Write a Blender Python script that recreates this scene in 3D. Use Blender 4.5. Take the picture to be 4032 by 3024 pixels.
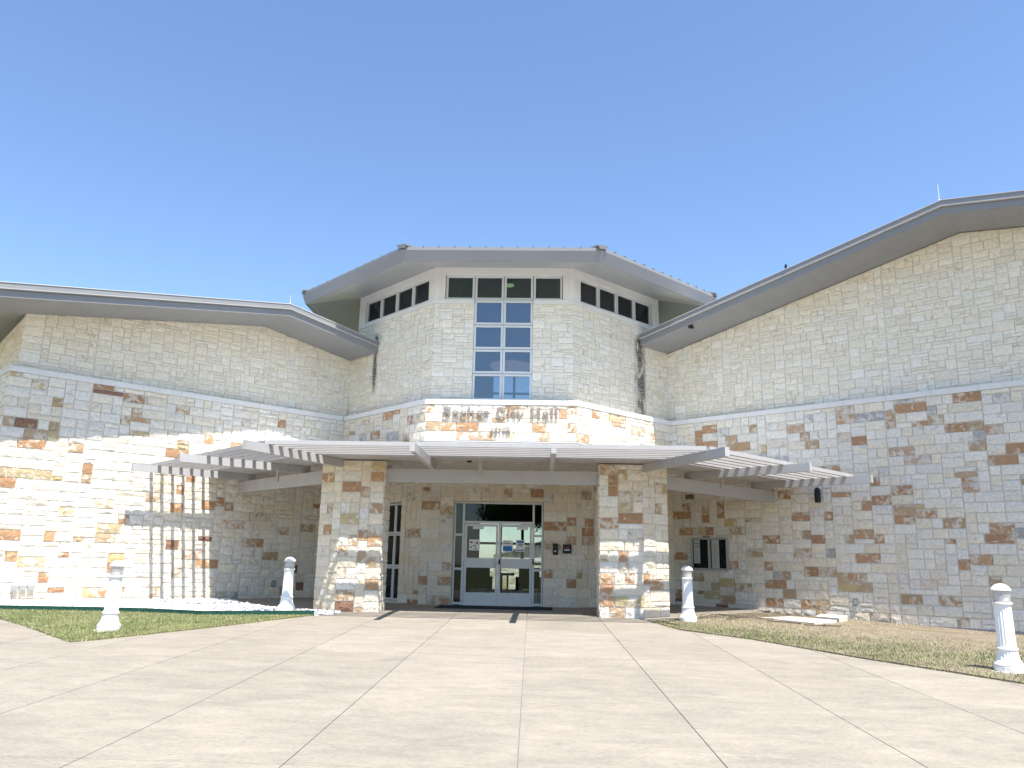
import bpy, math, random
import numpy as np
from mathutils import Matrix, Vector

random.seed(7)
rng = np.random.default_rng(7)
for o in list(bpy.data.objects):
    bpy.data.objects.remove(o)
scene = bpy.context.scene
COL = scene.collection

# ------------------------------------------------------------------ camera
CX, CZ = 1.148, 1.174
YAW, PITCH, ROLL, FPX = .0391, .2193, .0201, 3129.0      # focal length in pixels of a 4032 px wide picture
fw = Vector((-math.sin(YAW) * math.cos(PITCH), math.cos(YAW) * math.cos(PITCH), math.sin(PITCH)))
rt = Vector((math.cos(YAW), math.sin(YAW), 0))
up = rt.cross(fw)
rt, up = rt * math.cos(ROLL) + up * math.sin(ROLL), up * math.cos(ROLL) - rt * math.sin(ROLL)
camd = bpy.data.cameras.new('camera')
camd.sensor_width = 36
camd.lens = FPX / 4032 * 36
camd.clip_start, camd.clip_end = .05, 3000
cam = bpy.data.objects.new('camera', camd)
COL.objects.link(cam)
cam.matrix_world = Matrix(((rt.x, up.x, -fw.x, CX), (rt.y, up.y, -fw.y, 0), (rt.z, up.z, -fw.z, CZ), (0, 0, 0, 1)))
scene.camera = cam

def pix(P):
    d = Vector((P[0] - CX, P[1], P[2] - CZ))
    z = d.dot(fw)
    return 2016 + FPX * d.dot(rt) / z, 1512 - FPX * d.dot(up) / z

# ------------------------------------------------------------------ daylight
SUN = Vector((.234, -.392, 1.0)).normalized()            # towards the sun
elev = math.asin(SUN.z)
world = bpy.data.worlds.new('World')
scene.world = world
world.use_nodes = True
nt = world.node_tree
bg = nt.nodes['Background']
sky = nt.nodes.new('ShaderNodeTexSky')
sky.sky_type = 'NISHITA'
sky.sun_disc = False
sky.sun_elevation = elev
sky.sun_rotation = math.atan2(SUN.x, SUN.y)
sky.altitude = 0
sky.air_density = 1.0
sky.dust_density = .4
sky.ozone_density = 5.0
nt.links.new(sky.outputs[0], bg.inputs[0])
bg.inputs[1].default_value = .118
sun = bpy.data.lights.new('sun', 'SUN')
sun.energy = 5.0
sun.angle = math.radians(.5)
sun.color = (1, .945, .855)
suno = bpy.data.objects.new('sun', sun)
COL.objects.link(suno)
suno.rotation_euler = (-SUN).to_track_quat('-Z', 'Y').to_euler()
suno.location = (20, -30, 60)
scene.view_settings.view_transform = 'Standard'
scene.view_settings.look = 'None'
scene.view_settings.gamma = 1
scene.view_settings.use_curve_mapping = False
scene.view_settings.exposure = 1.12

# ------------------------------------------------------------------ materials
def newmat(name):
    m = bpy.data.materials.new(name)
    m.use_nodes = True
    return m, m.node_tree.nodes, m.node_tree.links, m.node_tree.nodes['Principled BSDF']

def pos_node(N):
    return N.new('ShaderNodeNewGeometry').outputs['Position']

def noise(N, L, scale, detail=4, rough=.55, vec=None, dist=0):
    n = N.new('ShaderNodeTexNoise')
    n.inputs['Scale'].default_value = scale
    n.inputs['Detail'].default_value = detail
    n.inputs['Roughness'].default_value = rough
    n.inputs['Distortion'].default_value = dist
    if vec is not None:
        L.new(vec, n.inputs['Vector'])
    return n.outputs[0]

def mrange(N, L, v, a, b, c, d):
    m = N.new('ShaderNodeMapRange')
    for k, x in zip((1, 2, 3, 4), (a, b, c, d)):
        m.inputs[k].default_value = x
    L.new(v, m.inputs[0])
    return m.outputs[0]

def mth(N, L, op, a, b=None, clamp=False):
    m = N.new('ShaderNodeMath')
    m.operation = op
    m.use_clamp = clamp
    for i, x in enumerate((a, b)):
        if x is None:
            continue
        if isinstance(x, (int, float)):
            m.inputs[i].default_value = x
        else:
            L.new(x, m.inputs[i])
    return m.outputs[0]

def mixc(N, L, f, a, b, mode='MIX'):
    m = N.new('ShaderNodeMix')
    m.data_type = 'RGBA'
    m.blend_type = mode
    for sock, x in ((m.inputs[0], f), (m.inputs[6], a), (m.inputs[7], b)):
        if isinstance(x, (int, float)):
            sock.default_value = x
        elif isinstance(x, tuple):
            sock.default_value = (*x, 1) if len(x) == 3 else x
        else:
            L.new(x, sock)
    return m.outputs[2]

def bump(N, L, B, h, strength=.4, dist=.02):
    b = N.new('ShaderNodeBump')
    b.inputs['Strength'].default_value = strength
    b.inputs['Distance'].default_value = dist
    L.new(h, b.inputs['Height'])
    L.new(b.outputs[0], B.inputs['Normal'])

def attr(N, name):
    a = N.new('ShaderNodeAttribute')
    a.attribute_name = name
    return a

def scaled(N, L, p, s):
    v = N.new('ShaderNodeVectorMath')
    v.operation = 'MULTIPLY'
    L.new(p, v.inputs[0])
    v.inputs[1].default_value = s
    return v.outputs[0]

def stone_mat(name, bstr, bdist, streak=False):
    m, N, L, B = newmat(name)
    p = pos_node(N)
    t, s = attr(N, 'tint'), attr(N, 'stain')
    n1 = noise(N, L, 5.5, 6, .62, p, .6)
    thr = mth(N, L, 'SUBTRACT', mth(N, L, 'ADD', n1, s.outputs['Alpha']), 1.0)
    fac = mrange(N, L, thr, -.03, .04, 0, 1)
    c = mixc(N, L, fac, t.outputs['Color'], s.outputs['Color'])
    n2 = noise(N, L, 16, 5, .6, p)
    c = mixc(N, L, 1.0, c, mixc(N, L, mrange(N, L, n2, .3, .7, 0, 1), (.86, .845, .82), (1.08, 1.08, 1.08)), 'MULTIPLY')
    n3 = noise(N, L, 60, 3, .6, p)
    c = mixc(N, L, mrange(N, L, n3, .60, .72, 0, .25), c, (.36, .31, .25))
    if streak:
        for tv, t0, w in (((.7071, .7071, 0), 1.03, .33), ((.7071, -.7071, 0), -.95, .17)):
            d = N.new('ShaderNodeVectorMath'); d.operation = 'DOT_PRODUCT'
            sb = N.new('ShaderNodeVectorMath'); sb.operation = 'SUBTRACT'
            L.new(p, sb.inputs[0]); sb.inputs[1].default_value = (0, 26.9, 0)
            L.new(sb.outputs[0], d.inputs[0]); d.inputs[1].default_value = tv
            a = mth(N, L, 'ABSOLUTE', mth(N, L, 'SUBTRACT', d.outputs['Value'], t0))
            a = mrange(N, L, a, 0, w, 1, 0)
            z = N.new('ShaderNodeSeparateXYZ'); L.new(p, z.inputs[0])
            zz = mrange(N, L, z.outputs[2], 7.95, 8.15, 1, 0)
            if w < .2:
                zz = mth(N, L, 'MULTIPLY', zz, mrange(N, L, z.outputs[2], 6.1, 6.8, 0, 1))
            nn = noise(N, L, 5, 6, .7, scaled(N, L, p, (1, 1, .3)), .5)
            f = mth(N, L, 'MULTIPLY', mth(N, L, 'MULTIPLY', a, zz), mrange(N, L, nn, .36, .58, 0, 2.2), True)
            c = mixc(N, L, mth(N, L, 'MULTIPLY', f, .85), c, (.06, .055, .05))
    L.new(c, B.inputs['Base Color'])
    B.inputs['Roughness'].default_value = .92
    B.inputs['Specular IOR Level'].default_value = .15
    h = mth(N, L, 'ADD', noise(N, L, 11, 6, .62, p, .5), mth(N, L, 'MULTIPLY', n3, .18))
    bump(N, L, B, h, bstr, bdist)
    return m

def plain(name, col, rough=.6, var=.08, scale=6, metal=0, spec=.3, bstr=0, bscale=120):
    m, N, L, B = newmat(name)
    p = pos_node(N)
    n = noise(N, L, scale, 5, .6, p)
    lo, hi = tuple(x * (1 - var) for x in col), tuple(min(1, x * (1 + var)) for x in col)
    L.new(mixc(N, L, mrange(N, L, n, .3, .7, 0, 1), lo, hi), B.inputs['Base Color'])
    B.inputs['Roughness'].default_value = rough
    B.inputs['Metallic'].default_value = metal
    B.inputs['Specular IOR Level'].default_value = spec
    if bstr:
        bump(N, L, B, noise(N, L, bscale, 3, .5, p), bstr, .004)
    return m

M = {}
M['stone'] = stone_mat('rough limestone', .75, .05)
M['stone_up'] = stone_mat('sawn limestone', .55, .022, True)
M['mortar'] = plain('mortar', (.66, .63, .575), .95, .1, 9, bstr=.3)
M['cap'] = plain('cast limestone cap', (.68, .67, .645), .85, .05, 3, bstr=.15, bscale=60)
M['trim'] = plain('white painted trim', (.72, .71, .68), .5, .05, 2)
M['frame'] = plain('white window frame', (.60, .62, .62), .4, .03, 2)
M['steel'] = plain('grey painted steel', (.39, .385, .385), .45, .05, 3, bstr=.05)
M['fascia'] = plain('grey metal fascia', (.225, .23, .24), .42, .04, 1.2)
M['ribmetal'] = plain('roof seam metal', (.52, .53, .54), .4, .05, 3)
M['letters'] = plain('mauve grey letters', (.215, .19, .19), .5, .03, 5)
M['black'] = plain('black metal', (.018, .018, .02), .5, .2, 8)
M['dark'] = plain('dark mat rubber', (.025, .027, .035), .8, .2, 30)
M['white'] = plain('white enamel', (.80, .80, .80), .38, .03, 5)
m, N, L, B = newmat('white enamel with grime')
tc = N.new('ShaderNodeTexCoord'); sp = N.new('ShaderNodeSeparateXYZ'); L.new(tc.outputs['Object'], sp.inputs[0])
gn = noise(N, L, 14, 5, .65, tc.outputs['Object'])
gf = mth(N, L, 'MULTIPLY', mrange(N, L, sp.outputs[2], .0, .16, 1, .12), mrange(N, L, gn, .45, .7, 0, .8))
L.new(mixc(N, L, gf, (.78, .78, .775), (.34, .31, .26)), B.inputs['Base Color'])
B.inputs['Roughness'].default_value = .42
M['enamel'] = m
M['paper'] = plain('white paper', (.75, .75, .74), .7, .02, 4)
M['blue'] = plain('blue print', (.03, .17, .42), .6, .1, 20)
M['ink'] = plain('dark ink', (.06, .06, .09), .6, .1, 30)
M['pink'] = plain('faded photo print', (.35, .18, .17), .6, .3, 40)
M['board'] = plain('black felt board', (.006, .008, .009), .7, .2, 20)
M['alu'] = plain('aluminium frame', (.38, .39, .38), .4, .05, 6, metal=.3)
M['green'] = plain('green metal edging', (.012, .06, .045), .5, .15, 4)
M['foundation'] = plain('grey concrete footing', (.27, .27, .285), .9, .12, 8, bstr=.3)
M['utility'] = plain('pale concrete lid', (.58, .55, .50), .9, .08, 12, bstr=.3)
M['plastic'] = plain('blue grey box', (.17, .22, .25), .5, .06, 6)
M['redled'] = plain('red label', (.45, .04, .04), .5, .1, 6)
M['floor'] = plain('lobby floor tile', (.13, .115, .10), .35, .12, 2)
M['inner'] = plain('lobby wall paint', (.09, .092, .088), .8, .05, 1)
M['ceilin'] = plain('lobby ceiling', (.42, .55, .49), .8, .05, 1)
M['chair'] = plain('dark upholstery', (.02, .018, .016), .7, .2, 8)
M['brass'] = plain('bronze ring', (.32, .18, .08), .35, .1, 5, metal=.7)
M['bark'] = plain('bark', (.11, .085, .065), .95, .3, 8, bstr=.8, bscale=14)
M['siding'] = plain('pale siding', (.36, .335, .29), .8, .05, 3)
M['shingle'] = plain('grey shingle', (.22, .22, .23), .9, .2, 4)
M['asphalt'] = plain('asphalt', (.055, .055, .055), .9, .15, 2, bstr=.3)

def glass_mat(name, tint, refl):
    m = bpy.data.materials.new(name); m.use_nodes = True
    N, L = m.node_tree.nodes, m.node_tree.links
    N.remove(N['Principled BSDF'])
    tr = N.new('ShaderNodeBsdfTransparent'); tr.inputs[0].default_value = (*tint, 1)
    gl = N.new('ShaderNodeBsdfGlossy'); gl.inputs['Roughness'].default_value = .004
    gl.inputs[0].default_value = (.93, .97, 1, 1)
    fr = N.new('ShaderNodeFresnel'); fr.inputs[0].default_value = refl
    nz = N.new('ShaderNodeTexNoise'); nz.inputs['Scale'].default_value = 1.6
    bp = N.new('ShaderNodeBump'); bp.inputs['Strength'].default_value = .05; bp.inputs['Distance'].default_value = .02
    L.new(pos_node(N), nz.inputs['Vector']); L.new(nz.outputs[0], bp.inputs['Height'])
    L.new(bp.outputs[0], gl.inputs['Normal'])
    mx = N.new('ShaderNodeMixShader')
    L.new(fr.outputs[0], mx.inputs[0]); L.new(tr.outputs[0], mx.inputs[1]); L.new(gl.outputs[0], mx.inputs[2])
    L.new(mx.outputs[0], N['Material Output'].inputs[0])
    return m
M['glass'] = glass_mat('tinted glass', (.74, .80, .79), 1.36)
M['glass_up'] = glass_mat('green tinted glass', (.36, .58, .50), 1.85)
M['glass_dk'] = glass_mat('dark tinted glass', (.10, .12, .12), 1.6)
m = bpy.data.materials.new('frosted lamp lens'); m.use_nodes = True
N, L = m.node_tree.nodes, m.node_tree.links
tr = N.new('ShaderNodeBsdfTransparent'); mx = N.new('ShaderNodeMixShader')
L.new(mrange(N, L, noise(N, L, 20, 2, .5, pos_node(N)), .3, .7, .4, .5), mx.inputs[0])
N['Principled BSDF'].inputs['Base Color'].default_value = (.52, .50, .46, 1)
N['Principled BSDF'].inputs['Roughness'].default_value = .25
L.new(tr.outputs[0], mx.inputs[1]); L.new(N['Principled BSDF'].outputs[0], mx.inputs[2]); L.new(mx.outputs[0], N['Material Output'].inputs[0])
M['frost'] = m
M['glass_mid'] = glass_mat('grey tinted glass', (.58, .64, .66), 2.15)
M['clear'] = glass_mat('clear case glass', (.92, .93, .92), 1.14)
M['lens'] = glass_mat('clear lamp lens', (.86, .86, .84), 1.45)

def glow_mat(name, col, st):
    m = bpy.data.materials.new(name); m.use_nodes = True
    N, L = m.node_tree.nodes, m.node_tree.links
    B = N['Principled BSDF']
    B.inputs['Base Color'].default_value = (*col, 1)
    B.inputs['Emission Color'].default_value = (*col, 1)
    B.inputs['Emission Strength'].default_value = st
    nz = N.new('ShaderNodeTexNoise'); nz.inputs['Scale'].default_value = 5
    L.new(mixc(N, L, mrange(N, L, nz.outputs[0], .3, .7, 0, 1), tuple(c * .8 for c in col), col), B.inputs['Emission Color'])
    return m
M['lamp'] = glow_mat('lit lamp disc', (1, .66, .42), .7)
M['alabaster'] = glow_mat('alabaster bowl', (.62, .42, .33), .22)

# metal soffit with fine grooves
def soffit_mat(name, col, ang):
    m, N, L, B = newmat(name)
    p = pos_node(N)
    rot = N.new('ShaderNodeVectorRotate'); rot.rotation_type = 'Z_AXIS'
    rot.inputs['Angle'].default_value = ang
    L.new(p, rot.inputs['Vector'])
    w = N.new('ShaderNodeTexWave'); w.inputs['Scale'].default_value = 3.2; w.wave_profile = 'SAW'
    w.inputs['Distortion'].default_value = 0
    L.new(rot.outputs[0], w.inputs[0])
    n = noise(N, L, 2.2, 4, .6, scaled(N, L, rot.outputs[0], (4, .5, 1)))
    c = mixc(N, L, mrange(N, L, n, .3, .7, 0, 1), tuple(x * .93 for x in col), tuple(x * 1.05 for x in col))
    c = mixc(N, L, mrange(N, L, w.outputs[1], .94, .99, 0, .5), c, tuple(x * .5 for x in col))
    L.new(c, B.inputs['Base Color'])
    B.inputs['Roughness'].default_value = .38
    B.inputs['Metallic'].default_value = .15
    bump(N, L, B, mth(N, L, 'ADD', w.outputs[1], mth(N, L, 'MULTIPLY', n, .5)), .12, .01)
    return m
M['soffitF'] = soffit_mat('grooved soffit front', (.32, .33, .345), 0)
M['soffitL'] = soffit_mat('grooved soffit left', (.32, .33, .345), math.radians(45))
M['soffitR'] = soffit_mat('grooved soffit right', (.32, .33, .345), math.radians(-45))
M['soffitShade'] = soffit_mat('grooved soffit side shaded', (.17, .205, .26), math.radians(90))  # darker, bluer copy: shade and sky reflection put into the colour
M['wsoffit'] = plain('wing soffit panel', (.255, .262, .272), .55, .05, 1.5)
M['plank'] = plain('porch ceiling board', (.60, .56, .50), .65, .12, 5)

def concrete_mat():
    m, N, L, B = newmat('brushed tan concrete')
    p = pos_node(N)
    t = attr(N, 'tint')
    n1 = noise(N, L, .7, 7, .68, scaled(N, L, p, (.8, 1.1, 1)), .8)
    n2 = noise(N, L, 3.0, 7, .74, scaled(N, L, p, (.55, 1.3, 1)), .6)
    n3 = noise(N, L, 45, 4, .7, scaled(N, L, p, (.45, 1.3, 1)))
    c = mixc(N, L, 1.0, t.outputs['Color'], mixc(N, L, mrange(N, L, n1, .3, .68, 0, 1), (.87, .865, .86), (1.06, 1.055, 1.045)), 'MULTIPLY')
    c = mixc(N, L, 1.0, c, mixc(N, L, mrange(N, L, n2, .35, .66, 0, 1), (.84, .835, .835), (1.08, 1.075, 1.065)), 'MULTIPLY')
    c = mixc(N, L, mrange(N, L, n2, .67, .76, 0, .30), c, (.40, .37, .33))
    c = mixc(N, L, 1.0, c, mixc(N, L, mrange(N, L, n3, .3, .7, 0, 1), (.79, .79, .79), (1.15, 1.15, 1.15)), 'MULTIPLY')
    n5 = noise(N, L, 2.2, 4, .6, scaled(N, L, p, (.35, 3.2, 1)), .3)
    c = mixc(N, L, mrange(N, L, n5, .66, .76, 0, .16), c, (.47, .44, .40))
    n4 = noise(N, L, 9, 3, .5, p)
    c = mixc(N, L, mrange(N, L, n4, .735, .76, 0, .5), c, (.25, .22, .19))
    L.new(c, B.inputs['Base Color'])
    B.inputs['Roughness'].default_value = .9
    B.inputs['Specular IOR Level'].default_value = .2
    bump(N, L, B, n3, .25, .004)
    return m
M['concrete'] = concrete_mat()

def soil_mat(name, a, b, c_, sc=1.3):
    m, N, L, B = newmat(name)
    p = pos_node(N)
    n1, n2 = noise(N, L, sc, 6, .65, p), noise(N, L, 25, 5, .7, p)
    c = mixc(N, L, mrange(N, L, n1, .38, .62, 0, 1), a, b)
    c = mixc(N, L, mrange(N, L, n2, .42, .66, 0, .8), c, c_)
    L.new(c, B.inputs['Base Color'])
    B.inputs['Roughness'].default_value = .97
    B.inputs['Specular IOR Level'].default_value = .1
    bump(N, L, B, n2, .7, .03)
    return m
M['turf'] = soil_mat('lawn turf', (.13, .145, .055), (.18, .18, .08), (.24, .21, .12))
M['bare'] = soil_mat('bare dry lawn soil', (.19, .155, .115), (.27, .23, .17), (.11, .09, .07))
M['land'] = soil_mat('open grassland', (.12, .13, .06), (.16, .16, .08), (.19, .175, .10), .3)
M['gravelbed'] = soil_mat('white gravel bed', (.55, .54, .53), (.62, .61, .60), (.40, .39, .38))

def leaf_mat(name, attrname='tint', rough=.6, tr=.3):
    m, N, L, B = newmat(name)
    t = attr(N, attrname)
    n = noise(N, L, 3, 2, .5, pos_node(N))
    c = mixc(N, L, 1.0, t.outputs['Color'], mixc(N, L, mrange(N, L, n, .3, .7, 0, 1), (.8, .8, .8), (1.15, 1.15, 1.15)), 'MULTIPLY')
    L.new(c, B.inputs['Base Color'])
    B.inputs['Roughness'].default_value = rough
    B.inputs['Specular IOR Level'].default_value = .2
    tl = N.new('ShaderNodeBsdfTranslucent'); L.new(c, tl.inputs[0])
    mx = N.new('ShaderNodeMixShader'); mx.inputs[0].default_value = tr
    L.new(B.outputs[0], mx.inputs[1]); L.new(tl.outputs[0], mx.inputs[2])
    L.new(mx.outputs[0], N['Material Output'].inputs[0])
    return m
M['blade'] = leaf_mat('grass blade')
M['leaf'] = leaf_mat('tree leaf')
m, N, L, B = newmat('white gravel stone')
t = attr(N, 'tint')
L.new(mixc(N, L, noise(N, L, 40, 3, .6, pos_node(N)), t.outputs['Color'], (.70, .69, .68)), B.inputs['Base Color'])
B.inputs['Roughness'].default_value = .85
M['pebble'] = m

# ------------------------------------------------------------------ mesh helpers
class Fr:
    """A wall frame: s along the wall, z up, o outwards."""
    def __init__(s, P, t):
        s.P, s.t = Vector((P[0], P[1], 0)), Vector((t[0], t[1], 0)).normalized()
        s.n = s.t.cross(Vector((0, 0, 1)))
    def __call__(s, a, z, o=0):
        v = s.P + s.t * a + s.n * o
        return (v.x, v.y, z)

WORLDF = Fr((0, 0), (1, 0))     # s = x, o = -y

class MB:
    def __init__(s):
        s.v, s.f, s.tint, s.stain = [], [], [], []
        s.cur = None
    def face(s, idx):
        s.f.append(tuple(idx))
        if s.cur:
            s.tint.append(s.cur[0]); s.stain.append(s.cur[1])
    def add(s, vs, fs):
        b = len(s.v)
        s.v.extend(vs)
        for f in fs:
            s.face([b + i for i in f])
        return s
    def box(s, fr, a0, a1, z0, z1, o0, o1):
        vs = [fr(a, z, o) for o in (o0, o1) for z in (z0, z1) for a in (a0, a1)]
        return s.add(vs, [(0, 2, 3, 1), (4, 5, 7, 6), (0, 1, 5, 4), (2, 6, 7, 3), (0, 4, 6, 2), (1, 3, 7, 5)])
    def prism(s, fr, poly, o0, o1):
        """polygon in (s, z), counter-clockwise seen from outside, from depth o0 to o1"""
        n = len(poly)
        vs = [fr(a, z, o0) for a, z in poly] + [fr(a, z, o1) for a, z in poly]
        fs = [tuple(range(n - 1, -1, -1)), tuple(range(n, 2 * n))]
        fs += [(i, (i + 1) % n, n + (i + 1) % n, n + i) for i in range(n)]
        return s.add(vs, fs)
    def slab(s, poly, z0, z1, zf=None):
        """plan polygon (x, y) counter-clockwise seen from above"""
        n = len(poly)
        g = zf or (lambda x, y: 0)
        vs = [(x, y, g(x, y) + z0) for x, y in poly] + [(x, y, g(x, y) + z1) for x, y in poly]
        fs = [tuple(range(n - 1, -1, -1)), tuple(range(n, 2 * n))]
        fs += [(i, (i + 1) % n, n + (i + 1) % n, n + i) for i in range(n)]
        return s.add(vs, fs)
    def hexa(s, pts):
        """eight corners: four of one end, four of the other, same order"""
        return s.add(pts, [(0, 1, 2, 3), (7, 6, 5, 4), (0, 4, 5, 1), (1, 5, 6, 2), (2, 6, 7, 3), (3, 7, 4, 0)])
    def bar(s, p, q, w, h, upv=(0, 0, 1)):
        p, q = Vector(p), Vector(q)
        d = (q - p).normalized()
        sd = d.cross(Vector(upv)).normalized() * (w / 2)
        u = sd.cross(d).normalized() * (h / 2)
        pts = [tuple(e + a * sd + b * u) for e in (p, q) for a, b in ((-1, -1), (1, -1), (1, 1), (-1, 1))]
        return s.hexa(pts)
    def lathe(s, c, prof, n=24, flute=0, nf=0, fz=None, seg=None):
        rows = []
        for r, z in prof:
            row = []
            for i in range(n):
                a = 2 * math.pi * i / n
                rr = r
                if flute and fz and fz[0] <= z <= fz[1]:
                    rr = r - flute * (i % 2)
                row.append((c[0] + rr * math.cos(a), c[1] + rr * math.sin(a), c[2] + z))
            rows.append(row)
        fs = []
        for k in range(len(rows) - 1):
            for i in range(n):
                j = (i + 1) % n
                fs.append((k * n + i, k * n + j, (k + 1) * n + j, (k + 1) * n + i))
        vs = [p for r in rows for p in r]
        fs.append(tuple(range(n - 1, -1, -1)))
        fs.append(tuple(range((len(rows) - 1) * n, len(rows) * n)))
        return s.add(vs, fs)
    def build(s, name, mat, parent=None, smooth=False, **props):
        me = bpy.data.meshes.new(name)
        me.from_pydata(s.v, [], s.f)
        if s.tint:
            for nm, arr in (('tint', s.tint), ('stain', s.stain)):
                at = me.attributes.new(nm, 'FLOAT_COLOR', 'FACE')
                at.data.foreach_set('color', np.array(arr, np.float32).ravel())
        me.materials.append(M[mat] if isinstance(mat, str) else mat)
        if smooth:
            me.polygons.foreach_set('use_smooth', [True] * len(me.polygons))
        me.update()
        return link(name, me, parent, **props)

def link(name, data, parent=None, **props):
    o = bpy.data.objects.new(name, data)
    COL.objects.link(o)
    if parent is not None:
        o.parent = parent
        o.matrix_parent_inverse = Matrix.Translation(-parent.location) if parent.parent is None else Matrix()
    for k, v in props.items():
        o[k] = v
    return o

def thing(name, label, cat, loc=(0, 0, 0), group=None):
    o = bpy.data.objects.new(name, None)
    COL.objects.link(o)
    o.location = loc
    o.empty_display_size = .3
    o['label'], o['category'] = label, cat
    if group:
        o['group'] = group
    return o

def box_obj(name, mat, parent, fr, *dims, **props):
    return MB().box(fr, *dims).build(name, mat, parent, **props)

# ------------------------------------------------------------------ plan of the place
OC = Vector((0, 26.9))
T8 = math.tan(math.pi / 8)
def face(A, deg):
    th = math.radians(deg)
    n = (math.sin(th), -math.cos(th))
    return Fr((OC.x + n[0] * A, OC.y + n[1] * A), (math.cos(th), math.sin(th)))
AU, AL = 4.87, 5.08                   # tower wall above and below the ledge
HU, HL = AU * T8, AL * T8
ZCAP0, ZCAP1 = 5.44, 5.58
LW = Fr((-5.19, 24.88), (.7071, .7071))           # left wing: s runs from -9.27 (outer corner) to 0
RA = math.radians(130.9)
RW = Fr((5.2, 24.95), (math.sin(RA), math.cos(RA)))  # right wing: s from 0 outwards
UPO = -.18                            # upper wing wall sits back from the lower one
G, Y0 = .026, 18.5
def gz(x, y):
    return -G * (Y0 - max(-25, y)) if y < Y0 else 0.0
def ss(a, b, x):
    t = min(1, max(0, (x - a) / (b - a)))
    return t * t * (3 - 2 * t)
def gzr(x, y):
    return gz(x, y) - .036 * max(0, x - 5.5) * ss(14.5, 19, y)

# ------------------------------------------------------------------ stones
WHITE = [(.77, .73, .65), (.75, .71, .635), (.78, .74, .665), (.74, .71, .655)]
CREAM = [(.76, .695, .575), (.75, .68, .56), (.76, .705, .60)]
TANNISH = [(.75, .67, .535), (.72, .64, .51), (.74, .685, .57), (.73, .69, .61)]  # tan cream stones; the porch's warm bounced light is put into these tints
KIND = {  # base tint, stain colour, stain share
    'O': ([(.46, .28, .165), (.42, .25, .145), (.49, .31, .185)], (.62, .55, .46), .42),
    'D': ([(.29, .16, .105), (.26, .15, .105)], (.40, .30, .24), .38),
    'T': ([(.47, .35, .23), (.44, .32, .20)], (.64, .58, .49), .46),
    'Y': ([(.55, .44, .24), (.53, .43, .26)], (.67, .63, .54), .42),
    'P': ([(.66, .58, .51), (.65, .60, .54)], (.52, .37, .26), .45),
    'G': ([(.46, .445, .42), (.40, .39, .375)], (.64, .62, .58), .48),
}
def stone_colour(k, wall=''):
    if k in KIND:
        t, st, a = KIND[k]
        c = random.choice(t)
        a += random.uniform(-.05, .1)
    elif k == 'up':
        c = random.choice([(.78, .725, .61), (.77, .715, .60), (.79, .74, .63), (.76, .705, .59), (.78, .745, .66)])
        st, a = (.62, .54, .42), random.choice([.2, .2, .25, .35, .42])
    else:
        c = random.choice(WHITE if random.random() < .66 else CREAM)
        if wall in ('entrance', 'col_L', 'col_R') and random.random() < .7:
            c = random.choice(TANNISH)
        st, a = random.choice([(.64, .57, .46), (.65, .55, .46), (.60, .57, .53)]), random.choice([.2, .25, .3, .36, .42])
    f = random.uniform(.95, 1.05)
    return tuple(min(.81, x * f) for x in c) + (1,), tuple(x * f for x in st) + (a,)

class Stone:
    __slots__ = ('fr', 'poly', 'k', 'o', 'rough', 'area', 'cen', 'col', 'wall')

STONES = []
def layout(fr, wall, xs, zs, hmax, wsel, holes, o, rough, kind, clip=None, tall=(.6, .3, .1)):
    """random ashlar on the grid lines xs, zs; holes and clip in wall coordinates"""
    nx, nz = len(xs) - 1, len(zs) - 1
    used = np.zeros((nz, nx), bool)
    for j in range(nz):
        for i in range(nx):
            mx, mz = (xs[i] + xs[i + 1]) / 2, (zs[j] + zs[j + 1]) / 2
            for (a0, a1, b0, b1) in holes:
                if a0 < mx < a1 and b0 < mz < b1:
                    used[j, i] = True
    def emit(x0, x1, z0, z1):
        g = .006 if kind == 'up' else .0075
        poly = [(x0 + g, z0 + g), (x1 - g, z0 + g), (x1 - g, z1 - g), (x0 + g, z1 - g)]
        if clip:
            for (ca, cb, cc) in clip:       # keep ca*s + cb*z <= cc
                out = []
                for q in range(len(poly)):
                    A, Bq = poly[q], poly[(q + 1) % len(poly)]
                    da, db = ca * A[0] + cb * A[1] - cc, ca * Bq[0] + cb * Bq[1] - cc
                    if da <= 0:
                        out.append(A)
                    if da * db < 0:
                        t = da / (da - db)
                        out.append((A[0] + (Bq[0] - A[0]) * t, A[1] + (Bq[1] - A[1]) * t))
                poly = out
                if len(poly) < 3:
                    return
        S = Stone()
        S.fr, S.poly, S.k, S.o, S.rough, S.wall = fr, poly, kind, o, rough, wall
        ar = abs(sum(poly[q][0] * poly[(q + 1) % len(poly)][1] - poly[(q + 1) % len(poly)][0] * poly[q][1] for q in range(len(poly)))) / 2
        if ar < .003:
            return
        c = (sum(p[0] for p in poly) / len(poly), sum(p[1] for p in poly) / len(poly))
        P = fr(c[0], c[1], o)
        S.cen = pix(P)
        d = Vector((P[0] - CX, P[1], P[2] - CZ))
        S.area = ar * abs(d.normalized().dot(fr.n)) / d.length_squared
        if not (-150 < S.cen[0] < 4180):
            S.area *= .01
        STONES.append(S)
    for j in range(nz):
        i = 0
        while i < nx:
            if used[j, i]:
                i += 1
                continue
            run = 0
            while i + run < nx and not used[j, i + run]:
                run += 1
            h = random.choices(range(1, hmax + 1), tall[:hmax])[0]
            h = min(h, nz - j)
            w = random.choice(wsel[h])
            w = min(w, run)
            if run - w == 1:
                w = run if w + 1 <= max(wsel[h]) + 1 else w - 1
            w = max(1, w)
            while h > 1 and used[j:j + h, i:i + w].any():
                h -= 1
            if used[j:j + h, i:i + w].any():
                h = 1
            used[j:j + h, i:i + w] = True
            emit(xs[i], xs[i + w], zs[j], zs[j + h])
            i += w

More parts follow.
